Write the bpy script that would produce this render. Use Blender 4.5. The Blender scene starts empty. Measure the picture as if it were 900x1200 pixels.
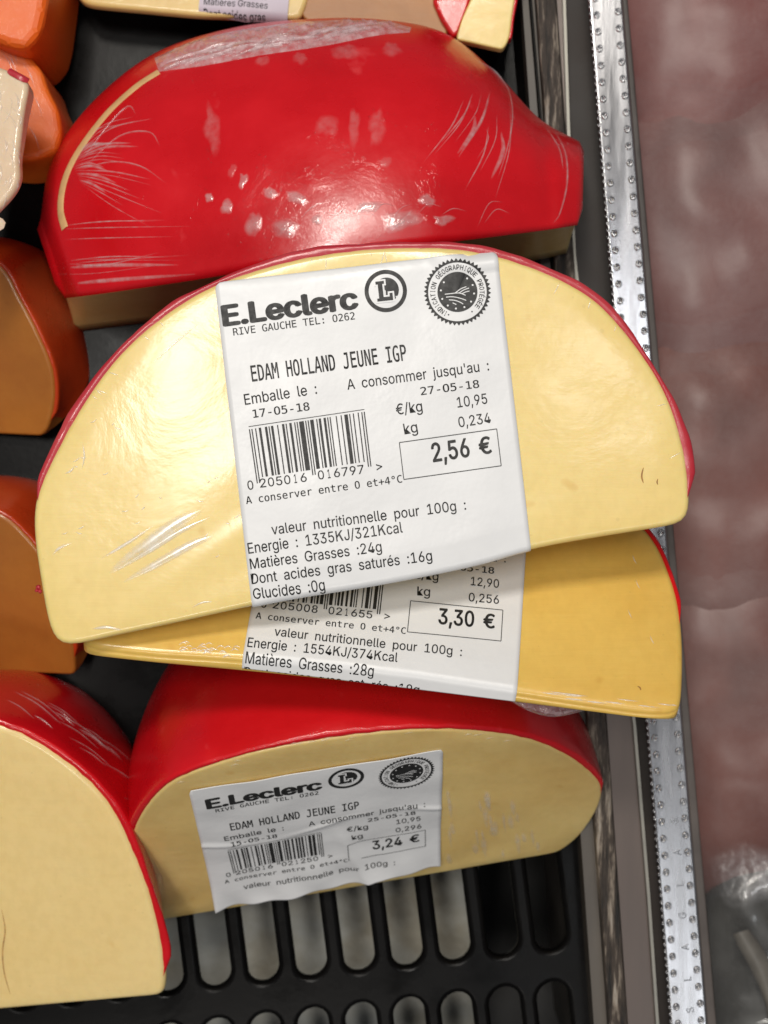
import bpy, bmesh, math, random, os
import numpy as np
from mathutils import Vector, Matrix, noise
from mathutils.bvhtree import BVHTree

random.seed(7)
SC = bpy.context.scene
COL = SC.collection
MM = 0.001
R = math.radians

# ------------------------------------------------------------------ camera
F_PX = 1709.0            # focal length in photograph pixels (900 x 1200)
ZC = 0.385               # camera height above the tray
cam_d = bpy.data.cameras.new('camera')
cam_d.sensor_fit = 'VERTICAL'
cam_d.sensor_height = 24.0
cam_d.lens = 24.0 * F_PX / 1200.0
cam_d.clip_start = 0.01
cam_d.clip_end = 20
cam_d.dof.use_dof = True
cam_d.dof.focus_distance = ZC - 0.078
cam_d.dof.aperture_fstop = 15
cam = bpy.data.objects.new('camera', cam_d)
cam.location = (0, 0, ZC)
COL.objects.link(cam)
SC.camera = cam
CAM = np.array((0, 0, ZC))

# ------------------------------------------------------------------ world, lamps, exposure
w = bpy.data.worlds.new('World')
SC.world = w
w.use_nodes = True
w.node_tree.nodes['Background'].inputs[0].default_value = (0.86, 0.88, 0.95, 1)
w.node_tree.nodes['Background'].inputs[1].default_value = 0.11
SC.view_settings.view_transform = 'Standard'
SC.view_settings.look = 'None'
SC.view_settings.exposure = 0.0
SC.view_settings.gamma = 1.0


def area(name, loc, target, sx, sy, watts, col, roll=0):
    l = bpy.data.lights.new(name, 'AREA')
    l.shape = 'RECTANGLE'
    l.size = sx
    l.size_y = sy
    l.energy = watts
    l.color = col
    o = bpy.data.objects.new(name, l)
    o.location = loc
    d = (Vector(target) - Vector(loc)).to_track_quat('-Z', 'Y')
    o.rotation_euler = (d.to_matrix() @ Matrix.Rotation(roll, 3, 'Z')).to_euler()
    COL.objects.link(o)
    return o


area('canopy_strip_light', (-0.08, 0.54, 1.25), (0, 0, 0.05), 0.36, 0.14, 8.3, (1.0, 0.94, 0.85))
area('ceiling_light', (-0.31, 0.27, 2.0), (0, 0, 0.05), 0.16, 0.42, 10.5, (1.0, 0.96, 0.9), R(-35))
area('front_fill_light', (-0.15, -1.0, 1.7), (0, 0, 0.05), 0.5, 0.2, 6.2, (1.0, 0.95, 0.88))  # added fill lamp, brightens the cut faces turned to the front
area('aisle_light', (0.31, 0.22, 1.7), (0.05, 0, 0.05), 0.10, 0.18, 1.1, (0.97, 0.98, 1.0), R(5))
area('aisle_light', (0.42, -0.74, 1.7), (0.06, -0.1, 0.05), 0.22, 0.55, 1.9, (0.95, 0.98, 1.0), R(5))


# ------------------------------------------------------------------ projection helpers


def P(px, py, z_mm=0.0):
    z = z_mm * MM
    k = (ZC - z) / F_PX
    return np.array(((px - 450.0) * k, (600.0 - py) * k, z))


def on_plane(px, py, O, n):
    d = np.array(((px - 450.0) / F_PX, (600.0 - py) / F_PX, -1.0))
    t = np.dot(O - CAM, n) / np.dot(d, n)
    return CAM + d * t


def unit(v):
    return v / np.linalg.norm(v)


def catmull(pts, sub=6, closed=False):
    pts = [np.array(p, float) for p in pts]
    n = len(pts)
    out = []
    segs = n if closed else n - 1
    for i in range(segs):
        if closed:
            p0, p1, p2, p3 = pts[(i - 1) % n], pts[i], pts[(i + 1) % n], pts[(i + 2) % n]
        else:
            p1, p2 = pts[i], pts[i + 1]
            p0 = pts[i - 1] if i > 0 else 2 * p1 - p2
            p3 = pts[i + 2] if i + 2 < n else 2 * p2 - p1
        for k in range(sub):
            t = k / sub
            out.append(0.5 * ((2 * p1) + (-p0 + p2) * t + (2 * p0 - 5 * p1 + 4 * p2 - p3) * t * t
                              + (-p0 + 3 * p1 - 3 * p2 + p3) * t ** 3))
    if not closed:
        out.append(pts[-1])
    return np.array(out)


def resample(pts, n):
    pts = np.asarray(pts, float)
    d = np.r_[0, np.cumsum(np.linalg.norm(np.diff(pts, axis=0), axis=1))]
    q = np.linspace(0, d[-1], n)
    return np.stack([np.interp(q, d, pts[:, k]) for k in range(pts.shape[1])], 1)


def interp_curve(pts, us):
    """pts rows = (u, values...): smooth interpolation"""
    pts = np.asarray(pts, float)
    c = catmull(pts, 8)
    return np.stack([np.interp(us, c[:, 0], c[:, k]) for k in range(1, c.shape[1])], 1)


# ------------------------------------------------------------------ object helpers


def mk(name, V, F, mat, parent=None, smooth=True, mats=None, fm=None):
    me = bpy.data.meshes.new(name)
    off = np.zeros(3)
    p = parent
    while p is not None:
        off = off + np.array(p.location)
        p = p.parent
    V = np.asarray(V, float) - off
    me.from_pydata(V.tolist(), [], [tuple(int(i) for i in f) for f in F])
    me.validate()
    if mats:
        for m in mats:
            me.materials.append(m)
        if fm is not None and len(fm) == len(me.polygons):
            me.polygons.foreach_set('material_index', fm)
    else:
        me.materials.append(mat)
    if smooth:
        me.polygons.foreach_set('use_smooth', [True] * len(me.polygons))
    me.update()
    o = bpy.data.objects.new(name, me)
    COL.objects.link(o)
    if parent is not None:
        o.parent = parent
    return o


def fix_normals(o):
    bm = bmesh.new()
    bm.from_mesh(o.data)
    bmesh.ops.recalc_face_normals(bm, faces=bm.faces)
    bm.to_mesh(o.data)
    bm.free()


def thing(name, loc, label, cat, group=None):
    o = bpy.data.objects.new(name, None)
    o.empty_display_size = 0.01
    o.location = tuple(loc)
    COL.objects.link(o)
    tag(o, label, cat, group)
    return o


def tag(o, label=None, cat=None, group=None, kind=None):
    if label:
        o['label'] = label
    if cat:
        o['category'] = cat
    if group:
        o['group'] = group
    if kind:
        o['kind'] = kind


class MB:
    def __init__(s):
        s.V = []
        s.F = []
        s.A = []

    def add(s, V, F, A=None):
        b = len(s.V)
        s.V += [np.array(v, float) for v in V]
        s.F += [tuple(i + b for i in f) for f in F]
        s.A += list(A) if A is not None else [1.0] * len(V)

    def build(s, name, mat, parent=None, smooth=True):
        o = mk(name, s.V, s.F, mat, parent, smooth)
        if len(o.data.vertices) == len(s.A):
            at_ = o.data.attributes.new('edge_fade', 'FLOAT', 'POINT')  # weight of the film's milkiness and gloss, falling off towards its edges
            at_.data.foreach_set('value', s.A)
        if name in ('film_creases', 'film_bubbles'):
            o['kind'] = 'stuff'
        return o


def grid_faces(nr, nc, closed=False):
    F = []
    for i in range(nr - 1):
        for j in range(nc if closed else nc - 1):
            a = i * nc + j
            b = i * nc + (j + 1) % nc
            F.append((a, b, b + nc, a + nc))
    return F


# ------------------------------------------------------------------ materials


def mat(name):
    m = bpy.data.materials.new(name)
    m.use_nodes = True
    nt = m.node_tree
    nt.nodes.clear()
    out = nt.nodes.new('ShaderNodeOutputMaterial')
    return m, nt, out


def N(nt, t, **kw):
    n = nt.nodes.new('ShaderNode' + t)
    for k, v in kw.items():
        if k.startswith('i_'):
            n.inputs[k[2:].replace('_', ' ')].default_value = v
        else:
            setattr(n, k, v)
    return n


def L(nt, a, ao, b, bi):
    nt.links.new(a.outputs[ao], b.inputs[bi])


def noise_tex(nt, scale, detail=4, rough=0.55, stretch=None, dist=0.0, rot=(0, 0, 0)):
    tc = N(nt, 'TexCoord')
    mp = N(nt, 'Mapping')
    if stretch:
        mp.inputs['Scale'].default_value = stretch
    mp.inputs['Rotation'].default_value = rot
    L(nt, tc, 'Object', mp, 'Vector')
    n = N(nt, 'TexNoise')
    n.inputs['Scale'].default_value = scale
    n.inputs['Detail'].default_value = detail
    n.inputs['Roughness'].default_value = rough
    n.inputs['Distortion'].default_value = dist
    L(nt, mp, 'Vector', n, 'Vector')
    return n


def ramp(nt, src, so, stops):
    r = N(nt, 'ValToRGB')
    e = r.color_ramp.elements
    while len(e) < len(stops):
        e.new(0.5)
    for k, (p, c) in enumerate(stops):
        e[k].position = p
        e[k].color = (*c, 1) if len(c) == 3 else c
    L(nt, src, so, r, 'Fac')
    return r


def mixc(nt, fac, a, b, blend='MIX'):
    m = N(nt, 'Mix', data_type='RGBA', blend_type=blend)
    for idx, v in ((0, fac), (6, a), (7, b)):
        if isinstance(v, tuple) and len(v) == 2 and not isinstance(v[0], (int, float)):
            nt.links.new(v[0].outputs[v[1]], m.inputs[idx])
        else:
            m.inputs[idx].default_value = v if idx == 0 else (*v, 1)
    return m


def cheese_mat(name, base, edge, sss=0.25, coat=0.55, crough=0.16, bump=0.05, spots=True):
    m, nt, out = mat(name)
    b = N(nt, 'BsdfPrincipled')
    n1 = noise_tex(nt, 26, 4, 0.6)
    c1 = ramp(nt, n1, 'Fac', [(0.30, edge), (0.66, base)])
    n2 = noise_tex(nt, 380, 3, 0.6, stretch=(1.1, 0.8, 1))
    r2 = ramp(nt, n2, 'Fac', [(0.38, (0.86, 0.83, 0.76)), (0.6, (1, 1, 1))])
    mx = mixc(nt, 0.28, (c1, 'Color'), (r2, 'Color'), 'MULTIPLY')
    src = (mx, 2)
    if spots:
        v = noise_tex(nt, 130, 2, 0.5)
        rv = ramp(nt, v, 'Fac', [(0.70, (1, 1, 1)), (0.78, (0.82, 0.66, 0.42))])
        mx2 = mixc(nt, 0.55, src, (rv, 'Color'), 'MULTIPLY')
        src = (mx2, 2)
    vo = N(nt, 'TexVoronoi')
    vo.inputs['Scale'].default_value = 330
    tcv = N(nt, 'TexCoord')
    L(nt, tcv, 'Object', vo, 'Vector')
    nv_ = noise_tex(nt, 70, 2, 0.5)
    th = N(nt, 'Math', operation='MULTIPLY_ADD')
    th.inputs[1].default_value = 0.45
    th.inputs[2].default_value = -0.17
    L(nt, nv_, 'Fac', th, 0)
    ls = N(nt, 'Math', operation='LESS_THAN')
    L(nt, vo, 'Distance', ls, 0)
    L(nt, th, 0, ls, 1)
    fp = N(nt, 'Math', operation='MULTIPLY')
    fp.inputs[1].default_value = 0.16
    L(nt, ls, 0, fp, 0)
    mp_ = mixc(nt, (fp, 0), src, tuple(c * 0.55 for c in edge))
    src = (mp_, 2)
    nt.links.new(src[0].outputs[src[1]], b.inputs['Base Color'])
    b.inputs['Roughness'].default_value = 0.5
    b.inputs['Subsurface Weight'].default_value = sss
    b.inputs['Subsurface Radius'].default_value = (1.0, 0.6, 0.25)
    b.inputs['Subsurface Scale'].default_value = 0.004
    b.inputs['Coat Weight'].default_value = coat
    b.inputs['Coat Roughness'].default_value = crough
    n3 = noise_tex(nt, 55, 5, 0.6, dist=0.6)
    bp = N(nt, 'Bump')
    bp.inputs['Strength'].default_value = 0.5
    bp.inputs['Distance'].default_value = bump * 0.01
    L(nt, n3, 'Fac', bp, 'Height')
    L(nt, bp, 'Normal', b, 'Coat Normal')
    n4 = noise_tex(nt, 120, 4, 0.65, stretch=(0.25, 4.0, 1), rot=(0, 0, R(24)))
    bp2 = N(nt, 'Bump')
    bp2.inputs['Strength'].default_value = 0.35
    bp2.inputs['Distance'].default_value = 0.00022
    L(nt, n4, 'Fac', bp2, 'Height')
    L(nt, bp2, 'Normal', b, 'Normal')
    L(nt, b, 'BSDF', out, 'Surface')
    return m


def wax_mat(name, base, dark, rough=0.28, coat=0.30):
    m, nt, out = mat(name)
    b = N(nt, 'BsdfPrincipled')
    n1 = noise_tex(nt, 45, 5, 0.6)
    c1 = ramp(nt, n1, 'Fac', [(0.3, dark), (0.65, base)])
    # pale scuffs of the wax
    n2 = noise_tex(nt, 160, 3, 0.5, stretch=(1, 0.6, 1))
    r2 = ramp(nt, n2, 'Fac', [(0.68, (0, 0, 0)), (0.80, (0.30, 0.30, 0.30))])
    mx = mixc(nt, (r2, 'Color'), (c1, 'Color'), (min(1, base[0] * 1.2 + 0.1), base[1] + 0.10, base[2] + 0.10))
    nt.links.new(mx.outputs[2], b.inputs['Base Color'])
    rr = ramp(nt, n1, 'Fac', [(0.3, (rough - .08,) * 3), (0.7, (rough + .1,) * 3)])
    L(nt, rr, 'Color', b, 'Roughness')
    b.inputs['Coat Weight'].default_value = coat
    b.inputs['Coat Roughness'].default_value = 0.09
    b.inputs['Subsurface Weight'].default_value = 0.08
    b.inputs['Subsurface Scale'].default_value = 0.002
    n3 = noise_tex(nt, 240, 4, 0.65)
    bp = N(nt, 'Bump')
    bp.inputs['Strength'].default_value = 0.35
    bp.inputs['Distance'].default_value = 0.0002
    L(nt, n3, 'Fac', bp, 'Height')
    L(nt, bp, 'Normal', b, 'Normal')
    n5 = noise_tex(nt, 110, 5, 0.7, dist=0.8)
    bp5 = N(nt, 'Bump')
    bp5.inputs['Strength'].default_value = 0.6
    bp5.inputs['Distance'].default_value = 0.0011
    L(nt, n5, 'Fac', bp5, 'Height')
    L(nt, bp5, 'Normal', b, 'Coat Normal')
    L(nt, b, 'BSDF', out, 'Surface')
    return m


def film_mat(name, milky=0.12, rough=0.12, clear=0.8, col=(0.95, 0.93, 0.95), fade=False, bump=0.0004):
    """clear plastic film: mostly see-through, glossy, a little milky"""
    m, nt, out = mat(name)
    tr = N(nt, 'BsdfTransparent')
    gl = N(nt, 'BsdfGlossy')
    gl.inputs['Roughness'].default_value = rough
    df = N(nt, 'BsdfDiffuse')
    df.inputs['Color'].default_value = (*col, 1)
    nz = noise_tex(nt, 500, 3, 0.6)
    bp = N(nt, 'Bump')
    bp.inputs['Strength'].default_value = 0.5
    bp.inputs['Distance'].default_value = bump
    L(nt, nz, 'Fac', bp, 'Height')
    L(nt, bp, 'Normal', gl, 'Normal')
    at = N(nt, 'Attribute', attribute_name='edge_fade')
    a = N(nt, 'MixShader')
    mk_ = ramp(nt, nz, 'Fac', [(0.25, (milky * 0.3,) * 3), (0.75, (milky * 1.6,) * 3)])
    if fade:
        m0 = N(nt, 'Math', operation='MULTIPLY')
        L(nt, mk_, 'Color', m0, 0)
        L(nt, at, 'Fac', m0, 1)
        L(nt, m0, 0, a, 0)
    else:
        L(nt, mk_, 'Color', a, 0)
    L(nt, tr, 0, a, 1)
    L(nt, df, 0, a, 2)
    fr = N(nt, 'LayerWeight')
    fr.inputs['Blend'].default_value = 0.5
    pw = N(nt, 'Math', operation='POWER')
    pw.inputs[1].default_value = 3.5
    L(nt, fr, 'Facing', pw, 0)
    mt = N(nt, 'Math', operation='MULTIPLY_ADD')
    mt.inputs[1].default_value = 0.6
    mt.inputs[2].default_value = max(0.008, 1 - clear - 0.08)
    L(nt, pw, 0, mt, 0)
    if fade:
        m1 = N(nt, 'Math', operation='MULTIPLY')
        L(nt, mt, 0, m1, 0)
        L(nt, at, 'Fac', m1, 1)
        mt = m1
    s = N(nt, 'MixShader')
    L(nt, mt, 0, s, 0)
    L(nt, a, 0, s, 1)
    L(nt, gl, 0, s, 2)
    L(nt, s, 0, out, 'Surface')
    return m


def simple_mat(name, col, rough=0.5, metal=0.0, var=0.25, scale=60, bump=0.0, bscale=200, spec=0.5,
               stretch=None, coat=0.0, alt=None):
    m, nt, out = mat(name)
    b = N(nt, 'BsdfPrincipled')
    n1 = noise_tex(nt, scale, 5, 0.6, stretch=stretch)
    lo = alt if alt else tuple(c * (1 - var) for c in col)
    c1 = ramp(nt, n1, 'Fac', [(0.35, lo), (0.65, col)])
    L(nt, c1, 'Color', b, 'Base Color')
    rr = ramp(nt, n1, 'Fac', [(0.3, (max(0.03, rough - .1),) * 3), (0.7, (min(1, rough + .1),) * 3)])
    L(nt, rr, 'Color', b, 'Roughness')
    b.inputs['Metallic'].default_value = metal
    b.inputs['Specular IOR Level'].default_value = spec
    b.inputs['Coat Weight'].default_value = coat
    if bump:
        n3 = noise_tex(nt, bscale, 4, 0.6, stretch=stretch)
        bp = N(nt, 'Bump')
        bp.inputs['Strength'].default_value = 0.5
        bp.inputs['Distance'].default_value = bump
        L(nt, n3, 'Fac', bp, 'Height')
        L(nt, bp, 'Normal', b, 'Normal')
    L(nt, b, 'BSDF', out, 'Surface')
    return m


M_PALE = cheese_mat('pale_cheese', (0.86, 0.67, 0.255), (0.83, 0.62, 0.215), bump=0.03)
M_AGED = cheese_mat('aged_yellow_cheese', (0.82, 0.55, 0.125), (0.75, 0.46, 0.085))
M_CREAM = cheese_mat('cream_cheese_face', (0.80, 0.60, 0.24), (0.70, 0.47, 0.16), bump=0.06)
M_IVORY = cheese_mat('ivory_cheese', (0.88, 0.67, 0.30), (0.85, 0.62, 0.25), bump=0.03)
M_ORANGEBRIGHT = cheese_mat('bright_orange_cheese', (0.80, 0.26, 0.05), (0.74, 0.20, 0.03))
M_TAN = cheese_mat('tan_cheese', (0.46, 0.21, 0.06), (0.36, 0.15, 0.04), coat=0.12, crough=.3)
M_ORANGE = cheese_mat('orange_cheese', (0.44, 0.165, 0.022), (0.34, 0.105, 0.014))
M_RED = wax_mat('red_wax', (0.66, 0.005, 0.012), (0.55, 0.004, 0.009))
M_REDTHIN = wax_mat('worn_red_wax', (0.44, 0.012, 0.03), (0.52, 0.06, 0.07), coat=0.15)
M_ORWAX = wax_mat('orange_wax', (0.84, 0.17, 0.012), (0.76, 0.11, 0.008), rough=0.46, coat=0.08)
M_ORDARK = wax_mat('red_orange_wax', (0.55, 0.055, 0.010), (0.42, 0.035, 0.006))
M_FILM = film_mat('cling_film', 0.22, 0.18, 0.84, fade=True, bump=0.0001)
M_FAINT = film_mat('faint_film_patch', 0.10, 0.2, 0.90, (0.95, 0.7, 0.7), fade=True)
M_FILMC = film_mat('loose_cling_film', 0.22, 0.12, 0.86, (0.9, 0.72, 0.66), fade=True)
M_FILMW = film_mat('bunched_cling_film', 0.34, 0.14, 0.84, (0.9, 0.72, 0.74))
M_SHINE = film_mat('cling_film_glare', 0.55, 0.16, 0.78, (1.0, 0.98, 0.90), fade=True, bump=0.00003)  # glare on the stretched film put in as milky white
M_PAPER = simple_mat('label_paper', (0.76, 0.765, 0.775), 0.36, var=0.04, scale=60, bump=0.0004, bscale=90)
M_INK = simple_mat('black_print', (0.018, 0.018, 0.018), 0.55, var=0.3, scale=900)

# ------------------------------------------------------------------ lettering


def load_font(fn):
    try:
        p = os.path.join(bpy.utils.system_resource('DATAFILES'), 'fonts', fn)
        return bpy.data.fonts.load(p)
    except Exception:
        return None


F_MONO = load_font('DejaVuSansMono.woff2')
F_SANS = load_font('Inter.woff2')
_cap = {}


def cap_of(font):
    k = font.name if font else ''
    if k not in _cap:
        _cap[k] = float(glyphs('H', font)[0][:, 1].max())
    return _cap[k]

_tc = {}


def glyphs(s, font=None, bold=0.0, res=3):
    if 'K' in s and font is F_SANS:
        return glyphs_k(s, font, bold)
    return glyphs_raw(s, font, bold, res)


def glyphs_k(s, font, bold):
    """the sans K drawn from three strokes"""
    V, F = glyphs_raw(s.replace('K', 'H'), font, bold)
    V = V.copy()
    F = list(F)
    w_ = 0.075 + bold
    for i, ch in enumerate(s):
        if ch != 'K':
            continue
        pre = s[:i].replace('K', 'H')
        xr = glyphs_raw(pre + 'H', font, bold)[0][:, 0].max()
        h0 = glyphs_raw('H', font, bold)[0][:, 0]
        xl = xr - (h0.max() - h0.min())
        h = cap_of(font)
        F = [f for f in F if not all(xl - .01 < V[k][0] < xr + .01 for k in f)]
        b = len(V)
        m_ = h * 0.42
        xr += 0.02
        q = [(xl, 0), (xl + w_, 0), (xl + w_, h), (xl, h),
             (xl + w_, m_ - w_ * .5), (xl + w_, m_ + w_ * .9), (xr - w_ * 1.25, h), (xr, h),
             (xl + w_ * 2.2, m_ + w_ * .9), (xl + w_ * 3.0, m_ + w_ * 2.0), (xr, 0), (xr - w_ * 1.3, 0)]
        V = np.vstack((V, [(x, y, 0) for x, y in q]))
        F += [tuple(b + k for k in f) for f in ((0, 1, 2, 3), (4, 7, 6, 5), (8, 11, 10, 9))]
    used = sorted({k for f in F for k in f})
    mp = {k: n for n, k in enumerate(used)}
    return V[used], [tuple(mp[k] for k in f) for f in F]


def glyphs_raw(s, font=None, bold=0.0, res=3):
    key = (s, font.name if font else '', bold)
    if key in _tc:
        return _tc[key]
    c = bpy.data.curves.new('lettering', 'FONT')
    c.body = s
    if font:
        c.font = font
    c.resolution_u = res
    o = bpy.data.objects.new('lettering', c)
    COL.objects.link(o)
    bpy.context.view_layer.update()
    dg = bpy.context.evaluated_depsgraph_get()
    me = bpy.data.meshes.new_from_object(o.evaluated_get(dg))
    V = np.array([v.co[:] for v in me.vertices]) if len(me.vertices) else np.zeros((0, 3))
    F = [tuple(p.vertices) for p in me.polygons]
    bpy.data.objects.remove(o)
    bpy.data.curves.remove(c)
    bpy.data.meshes.remove(me)
    if bold and len(V):       # heavier strokes: copies of the outline set side by side
        n = len(V)
        V0, F0 = V, F
        V, F = [V0], list(F0)
        for k in range(8):
            a = math.pi * k / 4
            V.append(V0 + np.array((math.cos(a), math.sin(a) * 0.6, 0)) * bold)
            F += [tuple(i + n * (k + 1) for i in f) for f in F0]
        V = np.vstack(V)
    _tc[key] = (V, F)
    return V, F


CAP = 0.73

# main label frame in photograph pixels -> label millimetres (u to the right, v down)
_TL = np.array((252., 333.))
_U = np.array((330., -38.)) / 58.0
_Vv = np.array((51., 374.)) / 66.0
_Minv = np.linalg.inv(np.stack((_U, _Vv), 1))
PXMM = np.linalg.norm(_U)


def uv(x, y):
    return _Minv @ (np.array((x, y), float) - _TL)


class Sheet2D:
    """flat print in label millimetres"""

    def __init__(s):
        s.V = []
        s.F = []

    def add(s, V, F):
        b = len(s.V)
        s.V += [np.array(v[:2], float) for v in V]
        s.F += [tuple(i + b for i in f) for f in F]

    def text(s, st, a, b, h, font=None, bold=0.0):
        font = font or F_SANS
        if font is F_MONO and font is not None:
            st = st.replace('0', 'O')
        """a, b = uv of baseline start and end, h = cap height (mm)"""
        V, F = glyphs(st, font, bold)
        if not len(V):
            return
        x0, x1 = V[:, 0].min(), V[:, 0].max()
        d = b - a
        ln = np.linalg.norm(d)
        d = d / ln
        up = np.array((d[1], -d[0]))
        k = ln / (x1 - x0)
        cp = cap_of(font)
        s.add([a + d * (v[0] - x0) * k + up * v[1] * h / cp for v in V], F)

    def quad(s, p0, p1, p2, p3, sub=1):
        q = []
        for i in range(sub + 1):
            t = i / sub
            q += [p0 + (p3 - p0) * t, p1 + (p2 - p1) * t]
        s.add(q, [(2 * i, 2 * i + 1, 2 * i + 3, 2 * i + 2) for i in range(sub)])

    def line(s, a, b, wd, sub=6):
        d = unit(b - a)
        nn = np.array((-d[1], d[0])) * wd / 2
        s.quad(a + nn, a - nn, b - nn, b + nn, sub)

    def disc(s, c, r, n=48):
        s.add([c] + [c + r * np.array((math.cos(2 * math.pi * k / n), math.sin(2 * math.pi * k / n))) for k in range(n)],
              [(0, 1 + k, 1 + (k + 1) % n) for k in range(n)])

    def ring(s, c, r0, r1, n=72, teeth=0, amp=0.0):
        V = []
        for k in range(n):
            a = 2 * math.pi * k / n
            rr = r1 + (amp if (teeth and k % 2 == 0) else 0)
            e = np.array((math.cos(a), math.sin(a)))
            V += [c + e * r0, c + e * rr]
        s.add(V, [(2 * k, 2 * k + 1, (2 * k + 3) % (2 * n), (2 * k + 2) % (2 * n)) for k in range(n)])


def dens(V2, F, maxlen=3.0):
    return V2, F


L_CODE = ['0001101', '0011001', '0010011', '0111101', '0100011', '0110001', '0101111', '0111011', '0110111', '0001011']
R_CODE = [''.join('1' if c == '0' else '0' for c in x) for x in L_CODE]


def label_print(d):
    """returns dict name -> (Sheet2D ink layers, white layers)"""
    t = Sheet2D()
    sh = d.get('shift', 0.0)          # nutrition block moved up by this many mm

    def T(st, x0, y0, x1, y1, h, font=None, bold=0.006, dv=0.0):
        a, b = uv(x0, y0), uv(x1, y1)
        a[1] += dv
        b[1] += dv
        t.text(st, a, b, h / PXMM, font, bold)

    top = d.get('top', True)
    logo = Sheet2D()
    lw = Sheet2D()
    lb = Sheet2D()
    if top:
        logo.text('E.Leclerc', uv(262.5, 382.3), uv(422, 361.0), 23.0 / PXMM, None, 0.044)
        c = uv(452.7, 341.5)
        logo.ring(c, 20.0 / PXMM, 24.8 / PXMM, 72)
        ex, ey = unit(_Minv @ np.array((1., -.115))), unit(_Minv @ np.array((.135, 1.)))
        k = 1 / PXMM

        def q(x, y):
            return c + ex * x * k + ey * y * k
        # ragged dark disc behind the white-edged slab L
        pts = []
        for i in range(40):
            a = -2.2 + 3.9 * i / 39
            rr = 14.5 - (2.0 if (i % 5 == 4 and 24 < i < 38) else 0)
            pts.append(q(1.0 + rr * math.cos(a), -1.0 + rr * math.sin(a)))
        logo.add([q(0, 0)] + pts, [(0, i + 1, i + 2) for i in range(39)])

        def slabL(g):
            o = [(-11, -12), (-1, -12), (-1, -8.5), (-3.2, -8.5), (-3.2, 7), (4, 7), (4, 3), (7.5, 3), (7.5, 11.5),
                 (-11, 11.5), (-11, 8), (-8.6, 8), (-8.6, -8.5), (-11, -8.5)]
            cx = np.mean([p[0] for p in o])
            res = []
            for i, (x, y) in enumerate(o):
                p0, p1, p2 = np.array(o[i - 1]), np.array((x, y)), np.array(o[(i + 1) % len(o)])
                e1, e2 = unit(p1 - p0), unit(p2 - p1)
                n1, n2 = np.array((e1[1], -e1[0])), np.array((e2[1], -e2[0]))
                res.append(p1 + (n1 + n2) * g)
            return res

        lw.add([q(*p) for p in slabL(2.0)], [(0, 1, 2, 3, 12, 13), (3, 4, 11, 12), (4, 5, 8, 9, 10, 11), (5, 6, 7, 8)])
        lb.add([q(*p) for p in slabL(0.0)], [(0, 1, 2, 3, 12, 13), (3, 4, 11, 12), (4, 5, 8, 9, 10, 11), (5, 6, 7, 8)])
        T('RIVE GAUCHE TEL: 0262', 275.3, 393.5, 417.5, 374.5, 8.4, F_MONO, 0.006)
        T('EDAM HOLLAND JEUNE IGP', 298.3, 447.2, 479.6, 422, 18.5, F_MONO, 0.012)
        T('Emballe  le  :', 290.6, 474.5, 375, 461.3, 12.5)
        T(d['packed'], 300.6, 489.5, 366.7, 480.4, 9.3, F_MONO, 0.01)
    T("A  consommer  jusqu'au  :", 410.4, 456.7, 576, 434, 12)
    T(d['best'], 496.5, 463, 564.9, 454, 9, F_MONO, 0.01)
    T('€/kg', 468.3, 486, 499, 481.8, 12.5)
    T(d['rate'], 539.8, 477.5, 574.9, 472.6, 12)
    T('kg', 478.3, 508.8, 494, 506, 12.5)
    T(d['mass'], 542, 500.5, 579.4, 495, 12)
    box = [uv(472.2, 518.3), uv(586, 502.3), uv(592.2, 545.3), uv(478.4, 561.3)]
    for i in range(4):
        t.line(box[i], box[(i + 1) % 4], 0.17)
    T(d['price'], 512.2, 540.9, 556, 534.2, 21.5, None, 0.022)
    T('€', 567, 532.5, 581.5, 530.0, 19.5, None, 0.022)
    # barcode
    code = d['code']
    bits = '101' + ''.join(L_CODE[int(c)] for c in code[1:7]) + '01010' + ''.join(R_CODE[int(c)] for c in code[7:]) + '101'
    bar = Sheet2D()
    tl, tr = uv(295.6, 503.0), uv(431.1, 482.2)
    bl, br = uv(306.2, 566.0), uv(440.3, 546.0)
    i = 0
    while i < 95:
        if bits[i] == '1':
            j = i
            while j < 95 and bits[j] == '1':
                j += 1
            f0, f1 = (i + 0.0) / 95, (j - 0.06) / 95
            long_ = i < 3 or i > 91 or 44 < i < 50
            e = 1.0 if long_ else 0.90
            p0, p1 = tl + (tr - tl) * f0, tl + (tr - tl) * f1
            q0, q1 = bl + (br - bl) * f0, bl + (br - bl) * f1
            bar.quad(p0, p1, p1 + (q1 - p1) * e, p0 + (q0 - p0) * e, 5)
            i = j
        else:
            i += 1
    bar.line(uv(295.2, 499.8), uv(430.6, 479.6), 0.14, 8)
    T(code[0], 296.2, 573.6, 303.0, 572.6, 10.5)
    for g, (xa, ya, xb, yb) in ((code[1:7], (310, 571, 367, 563.3)), (code[7:], (378, 561.5, 433.8, 554))):
        for k in range(6):
            x = xa + (xb - xa) * (k + 0.04) / 6
            y = ya + (yb - ya) * (k + 0.04) / 6
            sx = (xb - xa) / 6
            if g[k] == '1':
                T('1', x + sx * .2, y - 0.2, x + sx * 0.55, y - 0.6, 10.2)
            else:
                T(g[k], x, y, x + sx * 0.76, y - 0.9, 10.2)
    T('>', 446.5, 551, 453.5, 550, 10)
    T('A conserver entre 0 et+4°C', 294.4, 590, 476.7, 564.6, 8.6, F_MONO, 0.008)
    T('valeur  nutritionnelle  pour  100g  :', 325.3, 625.8, 552.4, 596.4, 12, dv=-sh)
    if d.get('short'):
        d = dict(d, energy='', fat='', sat='')
    T(d['energy'], 298.2, 648, 478.7, 623, 12.5, dv=-sh)
    T(d['fat'], 301, 666, 454.7, 645.3, 12.2, dv=-sh)
    T(d['sat'], 302.7, 683.5, 514, 655.8, 12.2, dv=-sh)
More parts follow.
